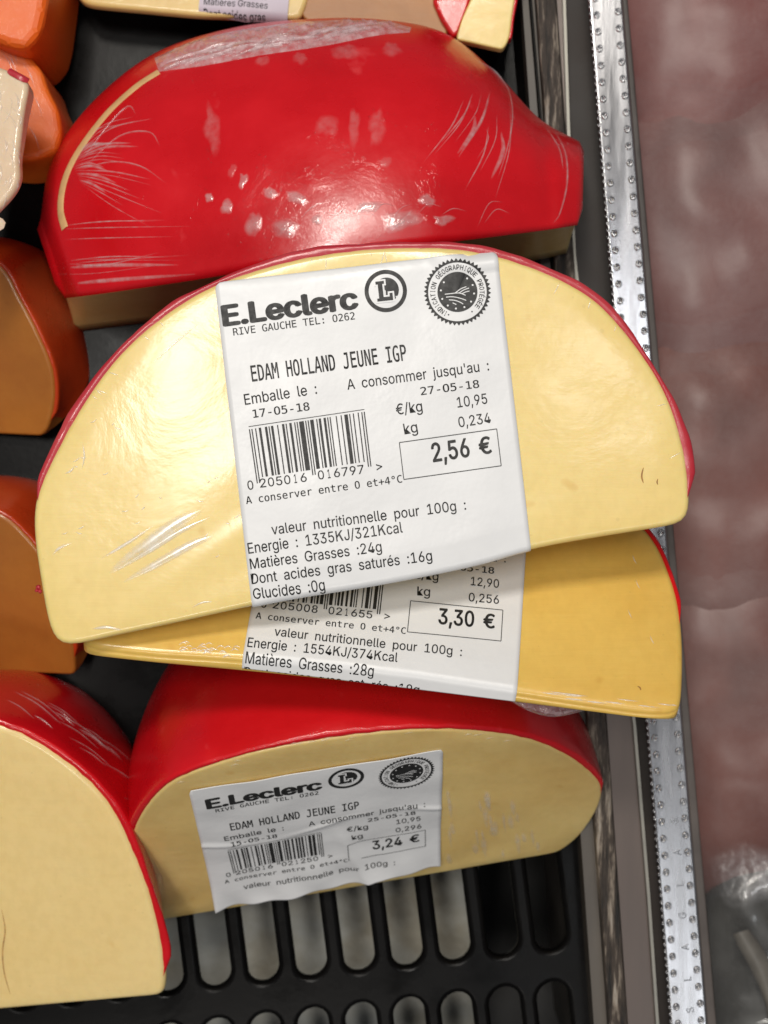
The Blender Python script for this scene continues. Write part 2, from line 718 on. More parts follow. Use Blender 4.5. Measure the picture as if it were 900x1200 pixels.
    if not d.get('short'):
        T('Glucides  :0g', 305.3, 701, 388.9, 689.8, 12.2, dv=-sh)
    # seal
    seal = Sheet2D()
    sw = Sheet2D()
    if top:
        c = uv(536.7, 342.8)
        k = 1 / PXMM
        seal.ring(c, 34.2 * k, 36.0 * k, 92, teeth=1, amp=3.4 * k)
        seal.disc(c, 23.4 * k, 56)
        msg = 'INDICATION GÉOGRAPHIQUE PROTÉGÉE'
        a0, a1 = R(90 + 38), R(450 - 36)
        for i, ch in enumerate(msg):
            if ch == ' ':
                continue
            a = a0 + (a1 - a0) * (i + 0.5) / len(msg) - R(7)
            e = np.array((math.cos(a), math.sin(a)))
            tdir = np.array((-e[1], e[0]))
            wd = (1.2 if ch == 'I' else 3.6) * k
            ctr = c + e * 26.0 * k
            seal.text(ch, ctr - tdir * wd / 2, ctr + tdir * wd / 2, 5.6 * k, None, 0.012)
        for a in (R(90 + 28), R(90 - 30)):
            seal.disc(c + np.array((math.cos(a), math.sin(a))) * 28.5 * k, 0.9 * k, 10)
        for i in range(12):
            a = 2 * math.pi * (i + .4) / 12
            sw.disc(c + np.array((math.cos(a), math.sin(a))) * 19.5 * k, 1.15 * k, 8)
        for pts in (((-15, 1), (-7, 1), (2, 1.5), (9, 5)), ((-14, 4.5), (-6, 5), (3, 8), (9, 11)),
                    ((-11, 8), (-4, 9.5), (2, 12.5), (5, 15)), ((-3, 1), (4, -3), (11, -5)), ((2, 1.2), (8, -1.6), (14, -3)),
                    ((5, 2.6), (10, 1), (14, 0.6)), ((-7, 12), (-3, 14.5))):
            cc = catmull(pts, 4)
            for i in range(len(cc) - 1):
                f = np.array((1., -.1)) * 0
                sw.line(c + cc[i] * k, c + cc[i + 1] * k, 0.17, 1)
    return dict(text=t, logo=logo, logo_w=lw, logo_b=lb, bar=bar, seal=seal, seal_w=sw)


def subdivide_sheet(s, maxe=2.5):
    """split long edges so print can follow a bent label"""
    if not s.V:
        return s
    bm = bmesh.new()
    vs = [bm.verts.new((v[0], v[1], 0)) for v in s.V]
    for f in s.F:
        if len(set(f)) > 2:
            try:
                bm.faces.new([vs[i] for i in f])
            except ValueError:
                pass
    for _ in range(3):
        es = [e for e in bm.edges if e.calc_length() > maxe]
        if not es:
            break
        bmesh.ops.subdivide_edges(bm, edges=es, cuts=1)
    bmesh.ops.triangulate(bm, faces=[f for f in bm.faces if len(f.verts) > 4])
    bm.verts.index_update()
    o = Sheet2D()
    o.V = [np.array((v.co.x, v.co.y)) for v in bm.verts]
    o.F = [tuple(v.index for v in f.verts) for f in bm.faces]
    bm.free()
    return o


def build_label(parent, frame, data, u_rng=(0, 58), v_rng=(0, 66), bend=None, edge=None):
    """frame(u, v, h) -> 3D; bend lets the sheet follow the cheese"""
    nu, nv = 60, 190
    us = np.linspace(u_rng[0], u_rng[1], nu)
    rows = []
    for h in (0.0, -0.00012):
        for i in range(nv):
            for j in range(nu):
                f = i / (nv - 1)
                vv = v_rng[0] + (v_rng[1] - v_rng[0]) * f
                uu = us[j]
                # rounded corners
                rc = 1.6
                du = min(uu - u_rng[0], u_rng[1] - uu)
                if f < 0.5 and vv - v_rng[0] < rc and du < rc:
                    a, b = rc - du, rc - (vv - v_rng[0])
                    l = math.hypot(a, b)
                    if l > rc:
                        sgn = 1 if uu < 30 else -1
                        uu += sgn * (a - a * rc / l)
                        vv += b - b * rc / l
                if edge:
                    uu, vv = edge(uu, vv, f)
                rows.append(frame(uu, vv, h))
    F = grid_faces(nv, nu)
    n = nu * nv
    F += [tuple(x + n for x in f[::-1]) for f in F]
    per = [j for j in range(nu)] + [i * nu + nu - 1 for i in range(1, nv)] + [(nv - 1) * nu + j for j in range(nu - 2, -1, -1)] \
        + [i * nu for i in range(nv - 2, 0, -1)]
    for k in range(len(per)):
        a, b = per[k], per[(k + 1) % len(per)]
        F.append((b, a, a + n, b + n))
    lab = mk('label', rows, F, M_PAPER, parent)
    fix_normals(lab)
    pr = label_print(data)
    if 'squeeze' in data:
        k_, o_ = data['squeeze']
        for sh_ in pr.values():
            sh_.V = [np.array((v[0] * k_ + o_, v[1])) for v in sh_.V]

    def clip(s, strict=False):
        keep = [f for f in s.F if any(v_rng[0] < s.V[i][1] < v_rng[1] for i in f) and (not strict or all(v_rng[0] < s.V[i][1] < v_rng[1] for i in f)) and all(u_rng[0] < s.V[i][0] < u_rng[1] for i in f)]
        s.F = keep
        return s

    def fine(s):
        """cut the print small where the sheet folds over an edge"""
        todo, out = [], []
        for f in s.F:
            if max(s.V[i][1] for i in f) < v_rng[1] - 11:
                out.append(f)
            else:
                todo += [(f[0], f[k], f[k + 1]) for k in range(1, len(f) - 1)]
        while todo:
            f = todo.pop()
            ls = [np.linalg.norm(s.V[f[k]] - s.V[f[(k + 1) % 3]]) for k in range(3)]
            k = int(np.argmax(ls))
            if ls[k] < 0.55:
                out.append(f)
                continue
            a, b, c = f[k], f[(k + 1) % 3], f[(k + 2) % 3]
            s.V.append((s.V[a] + s.V[b]) / 2)
            m_ = len(s.V) - 1
            todo += [(a, m_, c), (m_, b, c)]
        s.F = out
        return s

    def put(name, s, m, h):
        s = clip(fine(clip(s)), True)
        if not s.F:
            return None
        used = sorted({i for f in s.F for i in f})
        mp = {i: k for k, i in enumerate(used)}
        return mk(name, [frame(s.V[i][0], s.V[i][1], h) for i in used], [tuple(mp[i] for i in f) for f in s.F], m, lab, False)
    put('lettering', pr['text'], M_INK, 0.00009)
    put('barcode', pr['bar'], M_INK, 0.00009)
    if data.get('top', True):
        put('shop_logo', pr['logo'], M_INK, 0.00009)
        put('logo_letter_edge', pr['logo_w'], M_PAPER, 0.00014)
        put('logo_letter', pr['logo_b'], M_INK, 0.00019)
        put('round_seal', pr['seal'], M_INK, 0.00009)
        put('seal_stars_and_fields', pr['seal_w'], M_PAPER, 0.00014)
    return lab


# ------------------------------------------------------------------ wedge of a waxed cheese ball
class Wedge:
    """face outline traced on an inclined plane, swept about an axis just outside its straight cut edge"""

    def __init__(s, A, B, arc, anchor, tilt, tdir=(0, 1), chord=None, fillet=1.2, na=150, nc=70):
        # A, B chord ends (px); anchor (px,py,z) on the plane; tilt = degrees the face rises (+) along tdir
        O = P(*anchor)
        td = np.array((tdir[0], tdir[1], 0.0))
        td = unit(td)
        n = unit(np.array((-td[0] * math.sin(R(tilt)), -td[1] * math.sin(R(tilt)), math.cos(R(tilt)))))
        s.O, s.n = O, n
        a3, b3 = on_plane(*A, O, n), on_plane(*B, O, n)
        s.a = unit(b3 - a3)
        s.t = np.cross(n, s.a)
        s.org = a3
        arc3 = [s.loc(on_plane(x, y, O, n)) for x, y in arc]
        if np.mean([p[1] for p in arc3]) < 0:
            s.t = -s.t
            arc3 = [(p[0], -p[1]) for p in arc3]
        A2, B2 = s.loc(a3), s.loc(b3)
        arc2 = resample(catmull([A2] + arc3 + [B2], 8), na)
        ch = [B2] + ([s.loc(on_plane(x, y, O, n)) for x, y in chord] if chord else []) + [A2]
        ch2 = resample(catmull(ch, 8) if chord else np.array(ch), nc)
        s.arc2 = arc2
        loop = np.vstack((arc2, ch2[1:-1]))
        # soften corners a little
        for _ in range(3):
            loop = 0.5 * loop + 0.25 * (np.roll(loop, 1, 0) + np.roll(loop, -1, 0))
        s.loop = loop
        s.na = na
        s.e = fillet * MM
        tan = np.roll(loop, -1, 0) - np.roll(loop, 1, 0)
        tan /= np.linalg.norm(tan, axis=1)[:, None]
        nn = np.stack((tan[:, 1], -tan[:, 0]), 1)
        c = loop.mean(0)
        if np.mean(np.sum(nn * (loop - c), 1)) < 0:
            nn = -nn
        s.nn = nn
        s.c = c

    seed = 0.0
    taper = 0.0

    def loc(s, p):
        d = p - s.org
        return np.array((np.dot(d, s.a), np.dot(d, s.t)))

    def w(s, st, h=0.0):
        return s.org + s.a * st[0] + s.t * st[1] + s.n * h

    def px(s, x, y):
        return s.loc(on_plane(x, y, s.O, s.n))

    def sweep(s, st, phi, t0, drop=0.0, out=0.0):
        x, t = st
        r = t + t0
        tt = -t0 + r * math.cos(phi) + drop * -math.sin(phi)
        hh = -r * math.sin(phi) - drop * math.cos(phi)
        wgt0 = math.exp(-(max(t, 0) / 0.010) ** 2)
        tt += wgt0 * t0 * (1 - math.cos(phi))
        if out:
            wgt = math.exp(-(max(t, 0) / 0.006) ** 2)
            k = min(1.0, -hh / 0.006)
            tt -= out * wgt * k
        if s.taper:
            x = s.c[0] + (x - s.c[0]) * (1 - s.taper * phi)
        return s.w((x, tt), hh)

    def body(s, parent, theta, t0, m, out=0.0, rows=14, wob=0.0, name='cheese_body', nr=14):
        V = [s.w(s.c, 0)]
        n = len(s.loop)
        s.theta, s.t0, s.out = theta, t0 * MM, out * MM
        e = s.e
        rings = []
        ins_s = s.loop - s.nn * e
        for _ in range(14):
            ins_s = 0.5 * ins_s + 0.25 * (np.roll(ins_s, 1, 0) + np.roll(ins_s, -1, 0))
        for k in range(1, nr):
            f = k / (nr - 1)
            ins = ins_s if k < nr - 1 else s.loop - s.nn * e
            rings.append([s.w(s.c + (p - s.c) * f, (noise.noise(Vector((p[0] * f * 60, p[1] * f * 60, 3))) * wob * MM) * (1 if k < nr - 1 else 0.3))
                          for p in ins])
        for k in range(1, 6):
            ps = math.pi / 2 * k / 5
            pts = s.loop - s.nn * e * (1 - math.sin(ps))
            rings.append([s.w(p, -e * (1 - math.cos(ps))) for p in pts])
        for k in range(1, rows + 1):
            ph = R(theta) * k / rows
            rings.append([s.sweep(p, ph, s.t0, e * (1 - k / rows), s.out) for p in s.loop])
        # underside
        for k in range(1, 5):
            f = 1 - k / 5
            rings.append([s.sweep(s.c + (p - s.c) * f, R(theta), s.t0, 0, s.out * (1 if k < 2 else 0)) for p in s.loop])
        for r_ in rings:
            V += r_
        F = [(0, 1 + j, 1 + (j + 1) % n) for j in range(n)]
        for i in range(len(rings) - 1):
            for j in range(n):
                a = 1 + i * n + j
                b = 1 + i * n + (j + 1) % n
                F.append((a, a + n, b + n, b))
        V.append(s.sweep(s.c, R(theta), s.t0))
        last = 1 + (len(rings) - 1) * n
        F += [(len(V) - 1, last + (j + 1) % n, last + j) for j in range(n)]
        o = mk(name, V, F, m, parent)
        if not wob:
            nf = n * (nr - 1)
            o.data.polygons.foreach_set('use_smooth', [k >= nf for k in range(len(o.data.polygons))])
        fix_normals(o)
        s.V, s.F = V, F
        return o

    def rind(s, parent, m, rng=(0.0, 1.0), thick=1.2, lip=0.35, rows=18, name='wax_rind', wav=0.3):
        i0, i1 = int(rng[0] * (s.na - 1)), int(rng[1] * (s.na - 1))
        idx = list(range(i0, i1 + 1))
        V = []
        prof = [(-0.4, lip + 0.35, 0), (0.15, lip + 0.02, 0), (0.55, lip + 0.08, 0), (0.88, lip + 0.3, 0), (1.0, lip + 0.75, 0)]
        allr = []
        for off, dr, _ in prof:
            allr.append((off, dr, 0.0))
        for k in range(1, rows + 1):
            f = k / rows
            allr.append((1.0 if k < rows else -0.3, (lip + 0.75) * (1 - f), R(s.theta) * f * 0.985))
        for off, dr, ph in allr:
            for q, i in enumerate(idx):
                f = q / (len(idx) - 1)
                tp = min(1.0, min(f, 1 - f) / 0.03)
                vr = 1 + wav * 0.3 * noise.noise(Vector((i * 0.23, 2.0, s.seed))) + wav * 0.9 * noise.noise(Vector((i * 0.075, 9.0, s.seed)))
                o_ = thick * MM * vr * (off if off < 0 else off * tp - 0.4 * (1 - tp))
                dv = dr * (1 + 0.6 * noise.noise(Vector((i * 0.5, 5, 1))))
                V.append(s.sweep(s.loop[i] + s.nn[i] * o_, ph, s.t0, dv * MM))
        F = grid_faces(len(allr), len(idx))
        o = mk(name, V, F, m, parent)
        fix_normals(o)
        s.RV, s.RF = V, F
        return o

    def bvh(s):
        V = list(s.V)
        F = list(s.F)
        if hasattr(s, 'RV'):
            b = len(V)
            V += s.RV
            F += [tuple(i + b for i in f) for f in s.RF]
        return BVHTree.FromPolygons([Vector(v) for v in V], F)


def hit(bvh, px, py):
    d = Vector(((px - 450.0) / F_PX, (600.0 - py) / F_PX, -1.0)).normalized()
    h = bvh.ray_cast(Vector(CAM), d)
    if h[0] is None:
        return None
    n = h[1]
    if n.dot(d) > 0:
        n = -n
    return np.array(h[0]), np.array(n)


def ribbon(mb, bvh, pts, wd, ht, sub=5, lift=0.1, taper=True):
    """a raised crease of film following a surface; pts in px, wd/ht in mm"""
    c = catmull(pts, sub)
    hs = [hit(bvh, x, y) for x, y in c]
    hs = [h for h in hs if h is not None]
    if len(hs) < 3:
        return
    n = len(hs)
    V = []
    A = []
    K = 7
    for i, (p, nn) in enumerate(hs):
        d = hs[min(i + 1, n - 1)][0] - hs[max(i - 1, 0)][0]
        if np.linalg.norm(d) < 1e-9:
            d = np.array((1, 0, 0.))
        sd = unit(np.cross(nn, unit(d)))
        f = math.sin(math.pi * (i + 0.35) / (n - 0.3)) ** 0.6 if taper else 1
        for k in range(K):
            a = -1 + 2 * k / (K - 1)
            A.append((1 - a * a) * math.sin(math.pi * (i + 0.2) / (n - 0.6)) ** 0.7)
            V.append(p + sd * a * wd * MM / 2 * f + nn * (lift * 0.4 + ht * f * (1 - a * a)) * MM - nn * (0.1 * MM if abs(a) == 1 else 0))
    mb.add(V, grid_faces(n, K), A)


def patch(mb, bvh, x, y, rx, ry, ang=0, ht=0.12, n=18):
    """a small bubble of film over the surface (px units)"""
    h = hit(bvh, x, y)
    if h is None:
        return
    V = []
    ca, sa = math.cos(ang), math.sin(ang)
    ok = []
    sd = random.random() * 50
    V.append(h[0] + h[1] * (0.15 + ht) * MM)
    A = [1.0] + [0.85] * n + [0.0] * n
    for ring in (0.6, 1.0):
        for k in range(n):
            a = 2 * math.pi * k / n
            rr = ring * (1.12 + 0.5 * noise.noise(Vector((math.cos(a) * 1.3 + sd, math.sin(a) * 1.3, 0))) + 0.25 * noise.noise(Vector((math.cos(a) * 3 + sd, math.sin(a) * 3, 5))))
            u_, v_ = rx * rr * math.cos(a), ry * rr * math.sin(a)
            hh = hit(bvh, x + u_ * ca - v_ * sa, y + u_ * sa + v_ * ca) or h
            V.append(hh[0] + hh[1] * ((0.15 + ht * 0.7) if ring < 1 else 0.03) * MM)
    F = [(0, 1 + k, 1 + (k + 1) % n) for k in range(n)] + [(1 + k, 1 + n + k, 1 + n + (k + 1) % n, 1 + (k + 1) % n) for k in range(n)]
    mb.add(V, F, A)


def crumple(mb, bvh, top, bot, nu, nv, amp, seed=0, lift=0.6, fs=500, zmode=None):
    """a crumpled band of film between two px curves laid on a surface (or at a given height)"""
    a = resample(catmull(top, 8), nu)
    b = resample(catmull(bot, 8), nu)
    V = []
    A = []
    last = None
    for i in range(nv):
        f = i / (nv - 1)
        for j in range(nu):
            x, y = a[j][:2] * (1 - f) + b[j][:2] * f
            if zmode is not None:
                z = zmode(j / (nu - 1), f)
                p, nn = P(x, y, z), np.array((0, 0, 1.))
            else:
                h = hit(bvh, x, y) or last
                last = h
                if h is None:
                    continue
                p, nn = h
            e = min(1.0, 6 * f * (1 - f) + 0.05) * min(1, 8 * (j / (nu - 1)) * (1 - j / (nu - 1)) + .1)
            A.append(max(0.0, min(1.0, 5 * f * (1 - f) - .1)) * min(1.0, 6 * (j / (nu - 1)) * (1 - j / (nu - 1))))
            q = Vector(p) * fs
            d = noise.noise(q + Vector((seed, 0, 0))) * amp + abs(noise.noise(q * 2.3 + Vector((0, seed, 0)))) * amp * 0.7
            d2 = noise.noise(q + Vector((0, 0, seed + 9))) * amp * 0.6
            V.append(p + nn * (lift + max(d, -lift * .8)) * e * MM + np.array((d2, d2 * .6, 0)) * MM * e)
    if len(V) == nu * nv:
        mb.add(V, grid_faces(nv, nu), A)


# ================================================================== SETTING
# tray axes in px: rows of slots run along (1,-0.108), slots along (0.085,1)
TU = P(451, 599.892, 0) - P(450, 600, 0)
TV = P(450.085, 601, 0) - P(450, 600, 0)
ZT = 0.0


def tray_pt(x, y):
    return P(x, y, 0)


M_TRAY = simple_mat('black_tray_plastic', (0.0045, 0.0042, 0.0042), 0.28, var=0.4, scale=50, bump=0.00004, bscale=500, spec=0.08)
M_STEEL = simple_mat('steel_floor', (0.30, 0.31, 0.295), 0.45, metal=0.3, var=0.3, scale=35, alt=(0.15, 0.135, 0.10), bump=0.0003)
M_DARK = simple_mat('dark_well', (0.012, 0.011, 0.010), 0.7, var=0.4, scale=40)

# tray with rows of rounded slots, cut as real holes; its right side turns up at the wall
def build_tray():
    cu = bpy.data.curves.new('tray_outline', 'CURVE')
    cu.dimensions = '2D'
    cu.fill_mode = 'BOTH'
    cu.extrude = 0.0005
    cu.bevel_depth = 0.0014
    cu.bevel_resolution = 4

    def spline(pts):
        sp = cu.splines.new('POLY')
        sp.points.add(len(pts) - 1)
        for k, p in enumerate(pts):
            sp.points[k].co = (p[0], p[1], 0, 1)
        sp.use_cyclic_u = True

    def S(x, y):
        return P(x, y, 0)[:2]
    o_ = []
    for y in np.linspace(-260, 1500, 45):
        o_.append(S(597 + 0.0833 * y, y))
    o_ += [S(-420, 1500), S(-420, -260)]
    spline(o_)
    rows = [(974, 1125), (1149, 1320)]
    for (ya, yb) in rows:
        for k in range(-10, 9):
            xc = 533 + 56.8 * k
            sk = -0.108 * 56.8 * k
            y0, y1 = ya + sk + 9, yb + sk + 9
            wd = 24.5
            # slots near the wall shift with the turned-up side
            if xc > 672:
                continue
            pts = []
            for i in range(11):
                a = math.pi * i / 10
                pts.append((xc + 0.085 * (y0 - 1130) - wd * math.cos(a) * 1.0, y0 + wd - wd * math.sin(a) + .108 * wd * math.cos(a)))
            for i in range(11):
                a = math.pi * i / 10
                pts.append((xc + 0.085 * (y1 - 1130) + wd * math.cos(a), y1 - wd + wd * math.sin(a) - .108 * wd * math.cos(a)))
            spline([S(*p) for p in pts])
    ob = bpy.data.objects.new('tray_outline', cu)
    COL.objects.link(ob)
    bpy.context.view_layer.update()
    dg = bpy.context.evaluated_depsgraph_get()
    me = bpy.data.meshes.new_from_object(ob.evaluated_get(dg))
    bpy.data.objects.remove(ob)
    me.name = 'slotted_tray'
    me.materials.clear()
    me.materials.append(M_TRAY)
    o = bpy.data.objects.new('slotted_tray', me)
    o.location = (0, 0, -0.0022)
    COL.objects.link(o)
    # subdivide and turn the right side up
    tag(o, 'black plastic display tray with rounded slots carrying the cheeses', 'tray')
    # turned-up side as a part: a curved wall
    mb = MB()
    ys = np.linspace(-260, 1500, 60)
    V = []
    prof = [(-3, -0.6), (2, 0.6), (8, 2.2), (12, 4.2), (14.5, 7), (15.5, 9), (16.5, 10.4), (18, 11), (19.5, 10.4), (20.5, 9), (20.5, -2)]
    for y in ys:
        for dx, z in prof:
            k = 1.0
            p = P(597 + 0.0833 * y, y, 0)
            V.append(p + np.array((dx * .24 * MM, 0, (z - 0.6) * MM)))
    mb.add(V, grid_faces(len(ys), len(prof)))
    mk('raised_side', mb.V, mb.F, M_TRAY, o)
    return o


tray = build_tray()


def slab(name, pts, z0, z1, m, bev=0.0, parent=None):
    """a prism from a px outline given at height z1 (mm)"""
    top = [P(x, y, z1) for x, y in pts]
    V = top + [np.array((p[0], p[1], z0 * MM)) for p in top]
    n = len(pts)
    F = [tuple(range(n)), tuple(range(2 * n - 1, n - 1, -1))] + [(i, i + n, (i + 1) % n + n, (i + 1) % n) for i in range(n)]
    o = mk(name, V, F, m, parent, smooth=False)
    fix_normals(o)
    if bev:
        bm = bmesh.new()
        bm.from_mesh(o.data)
        bmesh.ops.bevel(bm, geom=bm.edges[:], offset=bev * MM, segments=3, affect='EDGES', profile=0.5)
        bm.to_mesh(o.data)
        bm.free()
    return o


fl = slab('cabinet_floor', [(-700, -400), (560, -400), (560, 1700), (-700, 1700)], -46, -42, M_STEEL)
tag(fl, kind='structure')
wl = slab('well_floor', [(-900, -600), (1500, -600), (1500, 1900), (-900, 1900)], -112, -108, M_DARK)
tag(wl, kind='structure')

# ---------------------------------------------------------------- cabinet wall on the right


def strip_pts(xa0, xb0, xa1, xb1, y0=-150, y1=1350):
    """left/right edges given at y=0 and y=1200"""
    f = lambda a, b, y: a + (b - a) * y / 1200.0
    return [(f(xa0, xa1, y0), y0), (f(xb0, xb1, y0), y0), (f(xb0, xb1, y1), y1), (f(xa0, xa1, y1), y1)]


m, nt, out = mat('scratched_black_edge')
b = N(nt, 'BsdfPrincipled')
nz = noise_tex(nt, 240, 6, 0.7, stretch=(2.2, 0.22, 1), rot=(0, 0, R(-4.7)))
cr = ramp(nt, nz, 'Fac', [(0.36, (0.012, 0.011, 0.010)), (0.52, (0.06, 0.045, 0.035)), (0.60, (0.30, 0.25, 0.20)), (0.7, (0.45, 0.42, 0.38))])
L(nt, cr, 'Color', b, 'Base Color')
b.inputs['Roughness'].default_value = 0.5
bp = N(nt, 'Bump')
bp.inputs['Distance'].default_value = 0.0015
L(nt, nz, 'Fac', bp, 'Height')
L(nt, bp, 'Normal', b, 'Normal')
L(nt, b, 'BSDF', out, 'Surface')
M_EDGE = m

M_TAUPE = simple_mat('brown_grey_frame', (0.115, 0.09, 0.08), 0.38, metal=0.35, var=0.35, scale=20, stretch=(3, .4, 1))
M_WALL = simple_mat('grey_brown_wall', (0.10, 0.085, 0.07), 0.5, var=0.45, scale=30, stretch=(2, .5, 1))
M_GAP = simple_mat('brown_black_gap', (0.035, 0.028, 0.025), 0.5, var=0.4, scale=40, spec=0.25)
M_LINE = simple_mat('bright_trim', (0.26, 0.25, 0.22), 0.4, metal=0.6, var=0.3, scale=60)
M_SEAL = simple_mat('black_sealant', (0.012, 0.011, 0.010), 0.6, var=0.5, scale=90, bump=0.0005, bscale=160, spec=0.15)
M_OSEAL = simple_mat('grey_brown_sealant', (0.10, 0.085, 0.078), 0.5, var=0.6, scale=25, bump=0.0005, bscale=160, spec=0.3)
M_ALU = simple_mat('aluminium_spacer', (0.39, 0.39, 0.405), 0.23, metal=0.88, var=0.14, scale=40, stretch=(4, .5, 1), bump=0.00008, bscale=90)
M_STAMP = simple_mat('stamped_aluminium', (0.26, 0.27, 0.29), 0.4, metal=0.8, var=0.1)

fr = thing('cabinet_frame', P(700, 600, 0), 'dull brown-grey metal frame of the cabinet with a scratched black edge', 'frame')
slab('inner_wall', strip_pts(612, 629, 696, 714), -100, 9, M_WALL, 0.0, fr)
slab('scratched_edge', strip_pts(629, 652, 714, 736), -100, 14, M_EDGE, 0.8, fr)
LY = [-150, 0, 150, 300, 450, 650, 850, 1050, 1200, 1350]
LX = [656, 661, 666, 673, 690, 717, 743.5, 760, 770.5, 781]


def poly_strip(left, right, ys=LY):
    return [(left(y), y) for y in ys] + [(right(y), y) for y in ys[::-1]]


lx = lambda y: float(np.interp(y, LY, LX))
slab('flat_rail', poly_strip(lambda y: 652.5 + 83.5 * y / 1200, lambda y: max(lx(y) - 1.5, 653.5 + 83.5 * y / 1200)), -100, 11, M_TAUPE, 0, fr)
slab('bright_trim', poly_strip(lambda y: lx(y) - 1.5, lambda y: lx(y) + 2.0), -100, 13, M_LINE, 0, fr)
slab('recessed_gap', poly_strip(lambda y: lx(y) + 2.0, lambda y: 689 + 96 * y / 1200), -100, 6, M_GAP, 0, fr)

gl = thing('double_glazed_panel', P(760, 600, 0), 'sealed double glass side panel with a perforated silver spacer bar along its edge', 'glass panel')


def spacer():
    mb = MB()
    # the flat bar with rolled edges, plus two rows of punched dimples and a toothed left edge
    ys = np.linspace(-150, 1350, 240)
    Z = 16.0
    prof = [(0.0, -6), (0.0, -0.8), (0.015, -0.25), (0.04, -0.03), (0.05, 0.0), (0.07, 0.0), (0.3, 0.008), (0.5, 0.0), (0.7, 0.008), (0.94, 0.0), (0.955, 0.0), (0.965, -0.03), (0.985, -0.25), (1.0, -0.8), (1.0, -6)]

    def at(f, y, dz=0.0):
        xl = 690 + (786 - 690) * y / 1200.0
        xr = 729 + (829 - 729) * y / 1200.0
        return P(xl + (xr - xl) * f, y, Z + dz)
    V = []
    for y in ys:
        for f, dz in prof:
            V.append(at(f, y, dz))
    mb.add(V, grid_faces(len(ys), len(prof)))

    def dimple(f, y, rad, h):
        # a raised punched rim with a hollow middle
        c = at(f, y)
        V = []
        n = 10
        for rr, zz in ((1.25, 0.0), (0.95, h), (0.6, h * 0.9), (0.38, 0.03)):
            for k in range(n):
                a = 2 * math.pi * k / n
                V.append(c + np.array((math.cos(a) * rr * rad, math.sin(a) * rr * rad * 1.15, zz)) * MM)
        F = grid_faces(4, n, True)
        F.append(tuple(range(3 * n, 4 * n)))
        mb.add(V, F)
    y = -140.0
    i = 0
    while y < 1340:
        dimple(0.20 + 0.012 * random.uniform(-1, 1), y, 0.72, 0.42)
        dimple(0.84 + 0.012 * random.uniform(-1, 1), y - 4, 0.72, 0.42)
        y += 19.7
        i += 1
    y = -140.0
    while y < 1340:
        dimple(0.012, y, 0.34, 0.3)
        y += 8.2
    o = mb.build('spacer_bar', M_ALU, gl)
    fix_normals(o)
    # stamped letters, reading upwards along the bar
    word = 'SLAGLAS'
    mb2 = MB()
    for k, ch in enumerate(word):
        yc = 1184 - 37 * k
        V2, F2 = glyphs(ch, F_SANS, 0.0)
        cx = (V2[:, 0].min() + V2[:, 0].max()) / 2
        c = at(0.52, yc)
        r_ = unit(at(0.52, yc - 10) - at(0.52, yc + 10))
        up = np.array((-r_[1], r_[0], 0))
        b0 = len(mb2.V)
        base = [c + r_ * (v[0] - cx) * 3.4 * MM + up * (v[1] - 0.36) * 3.6 * MM for v in V2]
        topv = [p + np.array((0, 0, 0.22 * MM)) for p in base]
        mb2.add(topv, F2)
        # sides
        edges = {}
        for f in F2:
            for a_, b_ in zip(f, f[1:] + f[:1]):
                edges[(a_, b_)] = edges.get((a_, b_), 0) + 1
        bd = [e for e in edges if (e[1], e[0]) not in edges]
        nb = len(base)
        mb2.add(topv + [p - np.array((0, 0, .1 * MM)) for p in base], [(a_, b_, b_ + nb, a_ + nb) for a_, b_ in bd])
    mk('stamped_letters', mb2.V, mb2.F, M_STAMP, o, False)


spacer()
slab('outer_seal', strip_pts(729, 736, 829, 840), -12, 12, M_OSEAL, 0.5, gl)

# blotched glass: see-through, slightly glossy, with faint grey blotches
m, nt, out = mat('blotched_glass')
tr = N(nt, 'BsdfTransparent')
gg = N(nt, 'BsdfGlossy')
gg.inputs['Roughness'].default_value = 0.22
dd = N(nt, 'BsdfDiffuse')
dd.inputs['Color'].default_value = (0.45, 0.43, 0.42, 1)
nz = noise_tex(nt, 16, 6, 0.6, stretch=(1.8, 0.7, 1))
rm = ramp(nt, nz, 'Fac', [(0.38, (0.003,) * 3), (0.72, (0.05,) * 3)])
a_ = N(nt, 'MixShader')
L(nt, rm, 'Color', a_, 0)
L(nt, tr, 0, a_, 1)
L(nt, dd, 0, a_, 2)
nb = noise_tex(nt, 140, 4, 0.6, stretch=(1.6, .5, 1))
bp = N(nt, 'Bump')
bp.inputs['Distance'].default_value = 0.0006
bp.inputs['Strength'].default_value = 0.4
L(nt, nb, 'Fac', bp, 'Height')
L(nt, bp, 'Normal', gg, 'Normal')
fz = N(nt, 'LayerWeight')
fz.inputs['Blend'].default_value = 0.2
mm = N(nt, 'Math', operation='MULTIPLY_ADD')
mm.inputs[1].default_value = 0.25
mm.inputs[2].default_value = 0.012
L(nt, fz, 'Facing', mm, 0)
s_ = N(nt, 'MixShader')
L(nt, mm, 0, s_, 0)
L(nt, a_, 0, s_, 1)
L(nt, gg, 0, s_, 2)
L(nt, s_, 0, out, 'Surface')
M_GLASS = m


